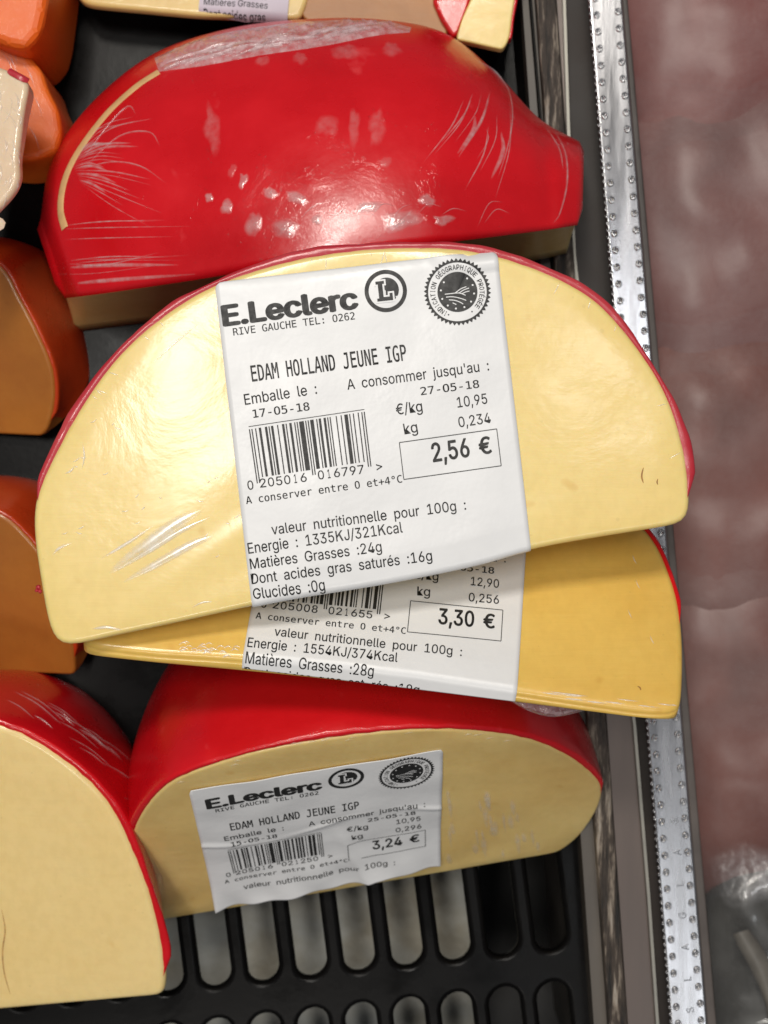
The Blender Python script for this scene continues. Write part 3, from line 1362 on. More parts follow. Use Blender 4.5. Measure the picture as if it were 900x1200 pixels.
def glass_sheet():
    nx, ny = 10, 30
    V = []
    for lay in (0, -4.0):
        for i in range(ny):
            y = -150 + 1500 * i / (ny - 1)
            xl = 736 + (840 - 736) * y / 1200.0
            for j in range(nx):
                f = j / (nx - 1)
                V.append(P(xl + (1300 - xl) * f, y, 8 + lay) + np.array((0, 0, -14 * f * MM)))
    n = nx * ny
    F = grid_faces(ny, nx)
    F += [tuple(i + n for i in f[::-1]) for f in F]
    per = list(range(nx)) + [i * nx + nx - 1 for i in range(1, ny)] + [(ny - 1) * nx + j for j in range(nx - 2, -1, -1)] + [i * nx for i in range(ny - 2, 0, -1)]
    for k in range(len(per)):
        a1, b1 = per[k], per[(k + 1) % len(per)]
        F.append((b1, a1, a1 + n, b1 + n))
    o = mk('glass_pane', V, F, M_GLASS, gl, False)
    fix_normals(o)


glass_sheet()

# packs of sliced meat in the next compartment
def meat_mat(name, c1, c2, c3):
    m, nt, out = mat(name)
    b = N(nt, 'BsdfPrincipled')
    b.inputs['Specular IOR Level'].default_value = 0.25
    n1 = noise_tex(nt, 22, 3, 0.5, dist=0.5)
    r1 = ramp(nt, n1, 'Fac', [(0.2, c1), (0.5, c2), (0.8, c3)])
    L(nt, r1, 'Color', b, 'Base Color')
    b.inputs['Roughness'].default_value = 0.35
    b.inputs['Coat Weight'].default_value = 0.05
    b.inputs['Coat Roughness'].default_value = 0.3
    n3 = noise_tex(nt, 70, 5, 0.65, dist=1.0)
    bp = N(nt, 'Bump')
    bp.inputs['Distance'].default_value = 0.004
    bp.inputs['Strength'].default_value = 0.6
    L(nt, n3, 'Fac', bp, 'Height')
    L(nt, bp, 'Normal', b, 'Coat Normal')
    L(nt, b, 'BSDF', out, 'Surface')
    return m


M_HAM = meat_mat('ham', (0.13, 0.036, 0.034), (0.22, 0.070, 0.062), (0.30, 0.12, 0.10))
M_HAMGREY = meat_mat('greyish_ham', (0.12, 0.046, 0.042), (0.19, 0.074, 0.066), (0.27, 0.11, 0.095))
M_BEEF = meat_mat('brown_meat', (0.11, 0.040, 0.032), (0.18, 0.062, 0.048), (0.26, 0.080, 0.060))
M_CLEAR = film_mat('pack_film', 0.015, 0.4, 0.92)


def pillow(name, outline, z0, z1, m, parent, bump=3.0, seed=0, nr=16):
    c = resample(np.vstack((catmull(outline, 6, True), catmull(outline, 6, True)[:1])), 61)[:-1]
    ctr = c.mean(0)
    V = [P(*ctr, z1)]
    for k in range(1, nr + 1):
        f = k / nr
        for p in c:
            x, y = ctr + (p - ctr) * f
            zz = z0 + (z1 - z0) * (1 - f ** 4) ** 0.5
            zz += bump * noise.noise(Vector((x * .018, y * .018, seed))) * (1 - f ** 3)
            V.append(P(x, y, zz))
    n = len(c)
    F = [(0, 1 + j, 1 + (j + 1) % n) for j in range(n)]
    for i in range(nr - 1):
        for j in range(n):
            a = 1 + i * n + j
            b_ = 1 + i * n + (j + 1) % n
            F.append((a, a + n, b_ + n, b_))
    F.append(tuple(1 + (nr - 1) * n + j for j in range(n)))
    o = mk(name, V, F, m, parent)
    fix_normals(o)
    return o


def meat_pack(outline, z0, z1, m, label, seed, fringe=True):
    ctr = np.mean(np.array(outline, float), 0)
    t = thing('meat_pack', P(*ctr, z0), label, 'meat pack', 'packs of meat behind the glass panel')
    pillow('meat_slices', outline, z0, z1, m, t, 2.5, seed)
    big = [tuple(ctr + (np.array(p) - ctr) * 1.07) for p in outline]
    f = pillow('plastic_wrap', big, z0 - 1, z1 + 4.5, M_CLEAR, t, 3, seed + 4)
    return t


meat_pack([(680, -260), (1200, -260), (1200, 190), (930, 200), (700, 190)], -70, -30, M_HAM, 'pinkish meat pack behind the glass at its far end', 1)
meat_pack([(700, 60), (1200, 60), (1200, 470), (960, 480), (715, 470)], -72, -32, M_HAMGREY, 'mauve meat pack with a dark crease behind the glass', 12)
meat_pack([(720, 360), (1200, 360), (1200, 770), (960, 780), (740, 765)], -70, -31, M_BEEF, 'brownish meat pack behind the glass beside the largest cut face', 23)
meat_pack([(745, 640), (1200, 640), (1200, 1035), (980, 1040), (770, 1030)], -72, -32, M_BEEF, 'red-brown meat pack behind the glass above the clear empty pack', 37)


def clear_pack():
    t = thing('clear_pack', P(930, 1120, -50), 'clear plastic pack with pale curved strips behind the glass', 'meat pack', 'packs of meat behind the glass panel')
    m1 = simple_mat('grey_pack_base', (0.07, 0.07, 0.065), 0.3, var=0.5, scale=60, coat=0.6)
    m2 = simple_mat('pale_strip', (0.17, 0.155, 0.13), 0.5, var=0.4, scale=60)
    pillow('pack_base', [(838, 1000), (1100, 1000), (1100, 1350), (850, 1350)], -60, -40, m1, t, 3, 3)
    mb = MB()
    for k, (x0, y0) in enumerate(((868, 1092), (908, 1075), (950, 1080))):
        pts = catmull([(x0, y0), (x0 + 25, y0 + 45), (x0 + 38, y0 + 100), (x0 + 42, y0 + 170)], 8)
        V = []
        for i, p in enumerate(pts):
            wd = 9 + 3 * math.sin(i * .3)
            for q, h in ((-1, -36), (-.5, -33.5), (.5, -33.5), (1, -36)):
                V.append(P(p[0] + q * wd, p[1] - q * 3, h))
        mb.add(V, grid_faces(len(pts), 4))
    mb.build('pale_strips', m2, t)
    mb = MB()
    crumple(mb, None, [(828, 1004), (870, 985), (920, 996), (1000, 984), (1100, 990)], [(838, 1050), (862, 1068), (910, 1056), (1000, 1070), (1100, 1062)], 90, 24, 2.2, 5, 1.5, 240,
            lambda u_, f: -34)
    mb.build('plastic_wrap', film_mat('pack_film_glare', 0.20, 0.3, 0.86, fade=True), t)  # milky patch paints the glare on the clear plastic


clear_pack()

# ================================================================== CHEESES
# ---- the top quarter of waxed ball, wax side up
def rind_block():
    t = thing('waxed_cheese', P(380, 200, 0), 'large glossy red waxed cheese lying wax side up, film bunched along its top', 'cheese')
    nu = 130
    us = np.linspace(0, 1, nu)
    pair = [
        (0.00, 76, 347, 33, 47, 258),
        (0.10, 116, 342, 39, 60, 190),
        (0.20, 178, 333, 46, 104, 124),
        (0.30, 243, 323, 51, 178, 64),
        (0.40, 310, 312, 55, 270, 33),
        (0.50, 380, 301, 57, 365, 22),
        (0.60, 450, 291, 57, 448, 23),
        (0.70, 520, 282, 55, 520, 38),
        (0.80, 585, 274, 51, 578, 82),
        (0.90, 639, 267, 47, 631, 138),
        (1.00, 677, 261, 45, 679, 166),
    ]
    C = interp_curve(pair, us)
    base_f = interp_curve([(0, 88, 389), (.1, 128, 384), (.3, 245, 368), (.5, 378, 345), (.7, 510, 322), (.9, 622, 306), (1, 664, 297)], us)
    nv = 46
    top = []
    for i in range(nv):
        v = i / (nv - 1)
        g = math.sin(v * math.pi / 2)
        row = []
        for j in range(nu):
            fx, fy, fz, bx, by = C[j]
            x, y = fx + (bx - fx) * g, fy + (by - fy) * g
            zb = 22
            z = zb + (fz - zb) * math.cos(v * math.pi / 2) ** 1.0
            # soft dents and the rolled-in pole on the right
            z += 0.9 * noise.noise(Vector((x * .008, y * .008, 1.5))) * math.sin(math.pi * min(1, v * 1.0))
            ed = min(us[j] / 0.05, 1.0)
            z -= 6.0 * (1 - math.sin(ed * math.pi / 2)) * (1 - v * .6)
            er = min((1 - us[j]) / 0.07, 1.0)
            z -= 2.0 * (1 - math.sin(er * math.pi / 2)) * (1 - v * .5)
            if us[j] > 0.86:
                z -= 0.7 * math.exp(-((us[j] - 0.915) / 0.022) ** 2) * math.sin(v * math.pi) ** .5
            row.append(P(x, y, z))
        top.append(row)
    # back wall curling under to the tray
    zfl = np.clip((us - 0.80) / 0.08, 0, 1) * 15.5
    back = []
    for dz, k in ((13, .99), (6, .965), (0.3, .93)):
        row = []
        for j in range(nu):
            fx, fy, fz, bx, by = C[j]
            p = P(bx + (fx - bx) * (1 - k), by + (fy - by) * (1 - k), 20)
            row.append(np.array((p[0], p[1], max(dz, zfl[j]) * MM)))
        back.append(row)
    front0 = [P(base_f[j][0], base_f[j][1], 0.3 + zfl[j]) for j in range(nu)]
    # wax: a lip at the front edge, the dome, the back
    lip1 = [top[0][j] + np.array((0, -0.0002, -0.0012)) for j in range(nu)]
    lip2 = [top[0][j] + np.array((0, 0.0022, -0.0022)) for j in range(nu)]
    rows = [lip2, lip1] + [[p + np.array((0, -0.0005 * (i == 0), -0.0003 * (i == 0))) for p in r_] for i, r_ in enumerate(top)] + back
    V = [p for r_ in rows for p in r_]
    F = grid_faces(len(rows), nu)
    for side in (0, nu - 1):
        cen = np.mean([rows[i][side] for i in range(len(rows))] + [front0[side]], 0)
        cen[0] += (-0.0010 if side == 0 else 0.0005)
        b0 = len(V)
        mid = []
        for i in range(1, len(rows)):
            p = rows[i][side]
            q = p * 0.7 + cen * 0.3
            q[0] += (-0.0012 if side == 0 else 0.0010)
            mid.append(q)
        V += mid + [cen]
        for i in range(1, len(rows) - 1):
            F.append((i * nu + side, (i + 1) * nu + side, b0 + i, b0 + i - 1))
            F.append((b0 + i - 1, b0 + i, b0 + len(mid)))
    rn = mk('wax_rind', V, F, M_RED, t)
    fix_normals(rn)
    # cheese inside, with the shaded cut face to the front
    ins = []
    for i, r_ in enumerate(top):
        ins.append([p + np.array((0, 0.0006 if i < 3 else -0.0006, -0.0016)) for p in r_])
    ff = []
    for f in (0.15, .3, .5, .7, .85, 1.0):
        ff.append([ins[0][j] * (1 - f) + front0[j] * f + np.array((0, 0.0008 * math.sin(f * 3.1), 0)) for j in range(nu)])
    bk = [[p * 1.0 + np.array((0, -0.0015, 0)) for p in r_] for r_ in back]
    rows2 = ff[::-1] + ins + bk
    V2 = [p for r_ in rows2 for p in r_]
    F2 = grid_faces(len(rows2), nu)
    nr = len(rows2)
    F2 += [((nr - 1) * nu + j, (nr - 1) * nu + j + 1, j + 1, j) for j in range(nu - 1)]
    F2 += [tuple(i * nu for i in range(nr)), tuple(i * nu + nu - 1 for i in range(nr - 1, -1, -1))]
    bo = mk('cheese_body', V2, F2, M_CREAM, t)
    fix_normals(bo)
    bvh = BVHTree.FromPolygons([Vector(p) for p in V], F)
    # worn stripe where the wax is scraped to the cheese
    mb = MB()
    ribbon(mb, bvh, [(186, 84), (160, 101), (128, 130), (100, 165), (82, 195), (73, 222), (71, 248), (76, 268)], 2.4, 0.12, 8, 0.25, taper=False)
    mb.build('scraped_stripe', simple_mat('scraped_wax', (0.74, 0.45, 0.20), 0.5, var=0.25, scale=120), t)
    # film: bunched band along the top
    mb = MB()
    crumple(mb, bvh, [(181, 68), (230, 47), (300, 32), (380, 24), (450, 25), (482, 32)],
            [(186, 84), (240, 77), (300, 66), (380, 54), (440, 42), (480, 38)], 220, 26, 0.9, 3, 0.5, 420)
    for k in range(26):
        x = random.uniform(190, 400)
        f = random.uniform(0.15, .9)
        y0 = 60 - (x - 190) * 0.135
        y = y0 + f * 22 * (1 - (x - 190) / 420)
        ln = random.uniform(20, 70)
        ribbon(mb, bvh, [(x, y + 4), (x + ln * .5, y - ln * .10), (x + ln, y - ln * .17)], random.uniform(.35, .8), random.uniform(.3, .7), 5, .9)
    mb.build('bunched_film', M_FILMW, t)
    # creases and bubbles of the film over the wax
    mb = MB()
    for k in range(13):          # fan on the right
        f = k / 12
        ex, ey = 500 + 75 * f + random.uniform(-6, 6), 178 + 55 * f + random.uniform(-8, 8)
        sx, sy = 560 + 38 * f, 92 + 30 * f
        q0, q1 = random.uniform(0, .4), random.uniform(.7, 1.1)
        if random.random() < .2:
            continue
        ax, ay = sx + (ex - sx) * q0, sy + (ey - sy) * q0
        ex, ey = sx + (ex - sx) * q1, sy + (ey - sy) * q1
        ribbon(mb, bvh, [(ax, ay), ((ax + ex) / 2 + 8, (ay + ey) / 2 - 4), (ex, ey)], random.choice((.25, .35, .5, .9, 1.4)), random.uniform(.08, .2))
    ribbon(mb, bvh, [(585, 82), (597, 110), (600, 140), (594, 175), (583, 210)], .5, .35)
    ribbon(mb, bvh, [(560, 72), (580, 85), (598, 108)], .6, .4)
    ribbon(mb, bvh, [(648, 150), (662, 180), (664, 215), (656, 250), (648, 262)], .55, .45)
    ribbon(mb, bvh, [(640, 150), (655, 175), (660, 200)], .4, .35)
    ribbon(mb, bvh, [(600, 100), (625, 125), (650, 152)], .5, .3)
    for k in range(22):          # fan on the left from the scraped stripe
        f = k / 21
        a = -0.75 + 1.45 * f
        ln = random.uniform(35, 115)
        sx, sy = 84 + 18 * abs(f - .4), 175 + 40 * f
        ribbon(mb, bvh, [(sx, sy), (sx + ln * .5 * math.cos(a), sy + ln * .5 * math.sin(a) - 5), (sx + ln * math.cos(a * .8), sy + ln * math.sin(a * .8))],
               random.choice((.22, .3, .5, .9, 1.5)), random.uniform(.06, .2))
    for pts in (((95, 190), (125, 150), (150, 125), (160, 135)), ((100, 195), (140, 160), (175, 155), (188, 172)), ((90, 200), (130, 190), (165, 195), (195, 215))):
        ribbon(mb, bvh, pts, .5, .3)
    for k in range(12):          # long creases along the lower left
        y = 258 + random.uniform(0, 78)
        x0 = 62 + random.uniform(0, 25)
        ribbon(mb, bvh, [(x0, y), (x0 + 50, y + random.uniform(-6, 3)), (x0 + 110 + random.uniform(0, 40), y - random.uniform(2, 14))], random.choice((.2, .3, .4, 1.2)), random.uniform(.05, .14))
    for k in range(10):          # short creases near the front edge
        x = 330 + random.uniform(0, 250)
        ribbon(mb, bvh, [(x, 262 + random.uniform(-15, 6)), (x + 14, 252 + random.uniform(-15, 6)), (x + 30, 250 + random.uniform(-15, 6))], .3, .14)
    mb.build('film_creases', M_FILM, t)
    mb = MB()
    mf = MB()
    for x, y, rx, ry, a in ((298, 263, 10, 14, .3), (266, 242, 7, 9, .2), (285, 212, 5, 9, .2), (317, 226, 8, 7, 0), (348, 233, 13, 7, .4), (470, 259, 26, 12, -.15),
                            (249, 150, 9, 26, -.1), (384, 148, 14, 13, 0), (414, 150, 7, 22, 0), (441, 152, 9, 20, .1), (458, 58, 12, 8, 0), (272, 200, 4, 9, .3), (335, 268, 16, 12, 0),
                            (308, 72, 9, 6, 0), (352, 68, 8, 7, 0), (405, 62, 16, 9, 0), (372, 258, 7, 6, 0), (452, 190, 7, 7, 0), (500, 235, 9, 7, .5), (245, 232, 5, 6, 0),
                            (430, 243, 16, 7, -.2), (520, 258, 12, 6, 0)):
        if y > 205:  # bubbles by the highlight get whiter film, its brightness put in the colour
            patch(mb, bvh, x, y, rx, ry, a)
        else:
            patch(mf, bvh, x, y, rx, ry, a)
    mb.build('film_bubbles', film_mat('clinging_film_patch', 0.26, 0.16, 0.82, (0.98, 0.8, 0.8), fade=True), t)
    mf.build('film_bubbles', M_FAINT, t)
    return t


rind_block()

# ---- the main half-moon with the large label
def main_wedge():
    t = thing('cheese_wedge', P(425, 560, 40), 'pale half-moon cheese wedge bearing the 2,56 € label, topmost of the pile', 'cheese')
    W = Wedge((70, 757), (803, 613),
              [(60, 742), (53, 715), (47, 680), (41, 640), (39, 606), (44, 575), (62, 535), (92, 480), (135, 420), (190, 370), (252, 333), (330, 307), (400, 294),
               (470, 289), (540, 291), (600, 304), (660, 328), (705, 357), (750, 410), (783, 465), (802, 525), (808, 570), (808, 600)],
              (450, 600, 85), 0, (0.19, 0.98), chord=[(640, 640), (555, 662), (450, 683), (330, 703), (200, 731), (130, 746), (90, 755)])
    W.body(t, 36, 18, M_PALE, out=0, wob=0.25)
    W.rind(t, M_REDTHIN, (0.14, 0.985), 1.3, 0.25, wav=.75)
    bvh = W.bvh()
    # label
    O = W.w(W.px(252, 333))
    u_ = unit(P(582, 295, 85) - P(252, 333, 85))
    v_ = unit(P(303, 707, 85) - P(252, 333, 85))
    v_ = unit(v_ - u_ * np.dot(u_, v_))
    ku = np.linalg.norm(P(582, 295, 85) - P(252, 333, 85)) / 58.0
    kv = np.linalg.norm(P(303, 707, 85) - P(252, 333, 85)) / 66.0

    chord_c = catmull([(803, 613), (640, 640), (555, 662), (450, 683), (330, 703), (200, 731)], 8)

    def frame(u, v, h):
        p = O + u_ * u * ku + v_ * v * kv
        s2, t2 = W.loc(p)
        hh = 0.0004
        # folds over the straight cut edge
        px = 450 + p[0] / ((ZC - p[2]) / F_PX)
        yc = np.interp(px, chord_c[::-1, 0], chord_c[::-1, 1])
        tl = W.px(px, yc)[1]
        tt = t2 - tl
        r_ = 1.3 * MM
        nrm = W.n
        if tt < r_:
            a = min((r_ - tt) / r_, R(88))
            rest = max(0, (r_ - tt) - r_ * R(88))
            t2n = tl + r_ - (r_ + h + hh) * math.sin(a)
            hn = -r_ + (r_ + h + hh) * math.cos(a) - rest
            return W.w((s2, t2n), hn)
        fade = min(1.0, (tt - r_) / (4 * MM))
        # top right corner curls down over the rim, with a faint pucker
        if v < 4 and u > 44:
            q = (4 - v) / 4 * min(1, (u - 44) / 8)
            hh += 0.0011 * math.sin(q * 2.4) - 0.0016 * q * q
        elif v < 2.2:
            hh -= 0.0003 * ((2.2 - v) / 2.2) ** 2
        hh += fade * 0.00026 * (1 + noise.noise(Vector((u * .09, v * .09, 2))))
        return W.w((s2, t2), h + hh)
    build_label(t, frame, dict(packed='17-05-18', best='27-05-18', rate='10,95', mass='0,234', price='2,56', code='0205016016797',
                               energy='Energie  :  1335KJ/321Kcal', fat='Matières  Grasses  :24g', sat='Dont  acides  gras  saturés  :16g'), v_rng=(-0.3, 68.5))
    # film: raised creases on the left, milky white for their glare
    mb = MB()
    for pts, wd, ht in ((((128, 672), (165, 644), (205, 615), (236, 598)), 3.4, .30), (((138, 668), (175, 645), (212, 622), (246, 606)), 1.6, .22),
                        (((145, 682), (185, 660), (225, 638), (250, 628)), 2.2, .24), (((118, 655), (150, 636), (180, 616)), .9, .14),
                        (((108, 737), (125, 735), (143, 738)), .9, .3), (((225, 712), (237, 706), (250, 705)), .5, .2),
                        (((62, 650), (70, 642), (85, 636)), .8, .2), (((97, 520), (99, 535), (96, 550)), .5, .2),
                        (((180, 425), (205, 402), (232, 380)), .5, .12), (((76, 555), (83, 552), (88, 545)), .5, .2)):
        ribbon(mb, bvh, pts, wd, ht)
    for k in range(24):  # tiny whitened creases standing in for glints
        x, y = random.choice(((250, 575), (270, 600), (245, 640), (95, 540), (80, 620), (130, 587), (160, 590), (120, 500)))
        x += random.gauss(0, 14)
        y += random.gauss(0, 14)
        a = random.uniform(-.9, .4)
        ln = random.uniform(4, 11)
        ribbon(mb, bvh, [(x, y), (x + ln * .5 * math.cos(a), y + ln * .5 * math.sin(a) + 1), (x + ln * math.cos(a), y + ln * math.sin(a))], .35, .14, 3)
    # film puckers along the rim and lower edge
    for k in range(16):
        f = random.random()
        i = int((0.2 + .75 * f) * (W.na - 1))
        p0 = W.w(W.loop[i] - W.nn[i] * 0.0008)
        p1 = W.w(W.loop[i] - W.nn[i] * random.uniform(.0018, .004) + np.array((random.uniform(-1, 1), random.uniform(-1, 1))) * .001)
        kk = (ZC - p0[2]) / F_PX
        ribbon(mb, bvh, [(450 + p0[0] / kk, 600 - p0[1] / kk), (450 + (p0[0] + p1[0]) / 2 / kk, 600 - (p0[1] + p1[1]) / 2 / kk), (450 + p1[0] / kk, 600 - p1[1] / kk)], .3, .1, 3)
    mb.build('film_creases', M_SHINE, t)
    # two small brown cracks in the cut face and a crumb of wax
    mb = MB()
    ribbon(mb, bvh, [(754, 548), (752, 558), (754, 566)], .42, .03, 4, .1)
    ribbon(mb, bvh, [(771, 561), (770, 565), (771, 568)], .35, .03, 4, .1)
    mb.build('brown_crack', simple_mat('brown_crack', (0.42, 0.20, 0.05), .6, var=.4, scale=800), t)
    mb = MB()
    for x, y, r_ in ((45, 688, 3.2), (47, 693, 2.6), (43, 692, 2.2)):
        c = P(x, y, 83.2)
        V = [c + np.array((math.cos(a) * math.cos(b_), math.sin(a) * math.cos(b_), math.sin(b_))) * r_ * .17 * MM * (1 + .4 * noise.noise(Vector((a * 2, b_ * 2, x))))
             for b_ in np.linspace(-1.5, 1.5, 6) for a in np.linspace(0, 2 * math.pi, 9)[:-1]]
        mb.add(V, grid_faces(6, 8, True))
    mb.build('wax_crumb', M_REDTHIN, t)
    return W


main_wedge()

# ---- the darker wedge right under it, its straight edge lifted towards the viewer
def second_wedge():
    t = thing('cheese_wedge', P(480, 720, 20), 'deeper yellow cheese wedge with the 3,30 € label, half hidden under the pale one', 'cheese')
    W = Wedge((100, 757), (797, 834),
              [(96, 735), (110, 680), (150, 610), (220, 550), (320, 510), (440, 495), (560, 510), (660, 545), (725, 590), (765, 628), (786, 672), (797, 712), (801, 760), (800, 810)],
              (450, 795, 78), -33, (0.11, 1.0), chord=[(760, 834), (700, 826), (620, 814), (500, 796), (400, 783), (275, 772), (180, 766)], fillet=1.5)
    W.body(t, 38, 5, M_AGED, out=0.9, wob=0.2)
    W.rind(t, M_RED, (0.02, 0.90), 0.9, 0.3)
    bvh = W.bvh()
    TLb = W.w(W.px(480.9, 705.8))
    TRb = W.w(W.px(588.9, 716.6))
    u_ = unit(TRb - TLb)
    v_ = np.cross(W.n, u_)
    if np.dot(v_, W.t) > 0:
        v_ = -v_
    b0, b1 = uv(472.2, 518.3), uv(586, 502.3)
    kk = np.linalg.norm(TRb - TLb) / np.linalg.norm(b1 - b0)
    du = b1 - b0
    ang = math.atan2(du[1], du[0])
    ud = u_ * math.cos(ang) - v_ * math.sin(ang)
    vd = u_ * math.sin(ang) + v_ * math.cos(ang)
    O = TLb - ud * b0[0] * kk - vd * b0[1] * kk
    chord_s = [W.loc(on_plane(x, y, W.O, W.n)) for x, y in ((797, 834), (760, 834), (700, 826), (620, 814), (500, 796), (400, 783), (275, 772), (180, 766))][::-1]
    cs = np.array(chord_s)
    if cs[0, 0] > cs[-1, 0]:
        cs = cs[::-1]

    def frame(u, v, h):
        p = O + ud * u * kk + vd * v * kk
        s2, t2 = W.loc(p)
        hh = 0.0004
        tl = np.interp(s2, cs[:, 0], cs[:, 1])
        tt = t2 - tl
        r_ = 1.9 * MM
        mx = R(62)
        if tt < r_:
            a0 = (r_ - tt) / r_
            a = min(a0, mx)
            rest = max(0, (a0 - mx)) * r_
            t2n = tl + r_ - (r_ + h + hh) * math.sin(a) - rest * math.cos(mx)
            hn = -r_ + (r_ + h + hh) * math.cos(a) - rest * math.sin(mx)
            return W.w((s2, t2n), hn)
        hh += min(1.0, (tt - r_) / (4 * MM)) * 0.00018 * (1 + noise.noise(Vector((u * .08, v * .08, 7))))
        return W.w((s2, t2), h + hh)
    # how far down the sheet the folded edge lies
    q = W.loc(O)
    vmax = 0
    for v in np.linspace(40, 75, 71):
        p = O + ud * 29 * kk + vd * v * kk
        s2, t2 = W.loc(p)
        if t2 > np.interp(s2, cs[:, 0], cs[:, 1]) - 0.0030:
            vmax = v
    build_label(t, frame, dict(top=False, packed='', best='26-05-18', rate='12,90', mass='0,256', price='3,30', code='0205008021655',
                               energy='Energie  :  1554KJ/374Kcal', fat='Matières  Grasses  :28g', sat='Dont  acides  gras  saturés  :19g', shift=3.3), v_rng=(14, vmax))
    # crumpled film under its lower edge
    mb = MB()
    crumple(mb, None, [(592, 811), (620, 816), (650, 820), (692, 828)], [(598, 822), (622, 834), (650, 840), (690, 832)], 70, 16, 1.1, 4, 0.5, 700, lambda u_, f: 71 - 6 * f)
    mb.build('bunched_film', M_FILMW, t)
    mb = MB()
    for k in range(30):
        x = random.uniform(205, 275)
        y = 762 + (x - 205) * .1 + random.uniform(-9, 4)
        ribbon(mb, bvh, [(x, y), (x + 5, y - 3), (x + 10, y - 1)], .4, .2, 3)
    for k in range(12):
        x = random.uniform(610, 790)
        y = 806 + (x - 600) * .11 + random.uniform(-2, 6)
        ribbon(mb, bvh, [(x, y), (x + 12, y + 1.5), (x + 26, y + 3)], .4, .15, 3)
    for k in range(4):
        x, y = random.uniform(730, 790), random.uniform(640, 800)
        ribbon(mb, bvh, [(x, y), (x + 2, y + 6), (x + 5, y + 11)], .3, .12, 3)
    mb.build('film_creases', M_SHINE, t)
    mb = MB()
    ribbon(mb, bvh, [(747, 804), (750, 806), (751, 809)], .4, .03, 4, .1)
    mb.build('brown_crack', simple_mat('brown_fleck', (0.36, 0.17, 0.04), .6, var=.4, scale=800), t)


second_wedge()

# ---- the wedge at the bottom centre, its cut face leaning back
def lower_wedge():
    t = thing('cheese_wedge', P(450, 980, 0), 'red waxed cheese wedge with a crumpled 3,24 € label on its leaning cut face', 'cheese')
    W = Wedge((172, 1082), (655, 1000),
              [(150, 1050), (150, 1000), (165, 955), (200, 917), (260, 893), (330, 875), (420, 861), (500, 855), (570, 858), (625, 868), (668, 887), (695, 908), (706, 925), (700, 950), (680, 980)],
              (430, 1038, 2), 50, (-0.17, 1.0), fillet=1.0)
    W.body(t, 50, 1.5, M_CREAM, wob=0.4)
    W.rind(t, M_RED, (0.09, 0.87), 1.3, 0.2, wav=.5)
    bvh = W.bvh()
    TL, TR = W.w(W.px(221, 925)), W.w(W.px(519, 877))
    u_ = unit(TR - TL)
    v_ = np.cross(W.n, u_)
    if np.dot(v_, W.t) > 0:
        v_ = -v_
    k = np.linalg.norm(TR - TL) / 58.0
    v_ = unit(W.w(W.px(385, 1054)) - W.w(W.px(370, 901)))

    BL, BR = W.w(W.px(258, 1077)), W.w(W.px(512, 1030))
    vl = np.linalg.norm(BL - TL) / k / MM * MM
    lv = np.dot(BL - TL, v_) / k
    rv = np.dot(BR - TR, v_) / k

    def frame(u, v, h):
        p = TL + u_ * u * k + v_ * v * k
        s2, t2 = W.loc(p)
        hh = 0.0005 + 0.0003 * noise.noise(Vector((u * .1, v * .12, 4)))
        # a crease across the middle and a crumpled foot standing off the cheese
        cr = 26 + 3 * math.sin(u * .11)
        hh += 0.0004 * math.exp(-((v - cr) / 0.9) ** 2) * (0.5 + 0.5 * math.sin(u * .23 + 1))
        hh += 0.0006 * math.exp(-((u - 33 - (v - 30) * .25) / 1.3) ** 2) * (1 if v > 28 else 0) * min(1, max(0, (v - 28) / 8))
        if v > 36:
            q = (v - 36) / 20
            hh += q * q * (0.0016 + 0.0005 * math.sin(u * .27 + v * .16) + 0.0003 * math.sin(u * .6 - v * .3)) + 0.0006 * q
        return W.w((s2, t2), h + hh)

    vb = max(lv, rv)

    VB = 57.0

    def edge(u, v, f):
        # ragged lower edge
        lim = VB - 3.0 * u / 58 + 0.15 * noise.noise(Vector((u * .16, 3, 3)))
        return u, f * lim
    print('lower label v', lv, rv, 'k', k)
    build_label(t, frame, dict(packed='15-05-18', best='25-05-18', rate='10,95', mass='0,296', price='3,24', code='0205016021250',
                               energy='Energie  :  1335KJ/321Kcal', fat='Matières  Grasses  :24g', sat='Dont  acides  gras  saturés  :16g', shift=2.5, short=True, squeeze=(0.96, 2.5)),
                v_rng=(0, VB), edge=edge)
    mb = MB()
    for q in range(26):
        x, y = random.uniform(520, 640), random.uniform(925, 1000)
        ribbon(mb, bvh, [(x, y), (x + 1, y + 8), (x + 3, y + random.uniform(12, 26))], random.uniform(.8, 2.2), .1, 3)
    for q in range(18):
        x = random.uniform(205, 640)
        y = np.interp(x, [200, 330, 500, 640], [915, 873, 853, 872]) + random.uniform(-1, 5)
        ribbon(mb, bvh, [(x, y), (x + 5, y - 2), (x + 11, y - 2)], .4, .2, 3)
    mb.build('film_creases', film_mat('clouded_film', 0.30, .2, .88, (0.95, .88, .7), fade=True), t)


lower_wedge()

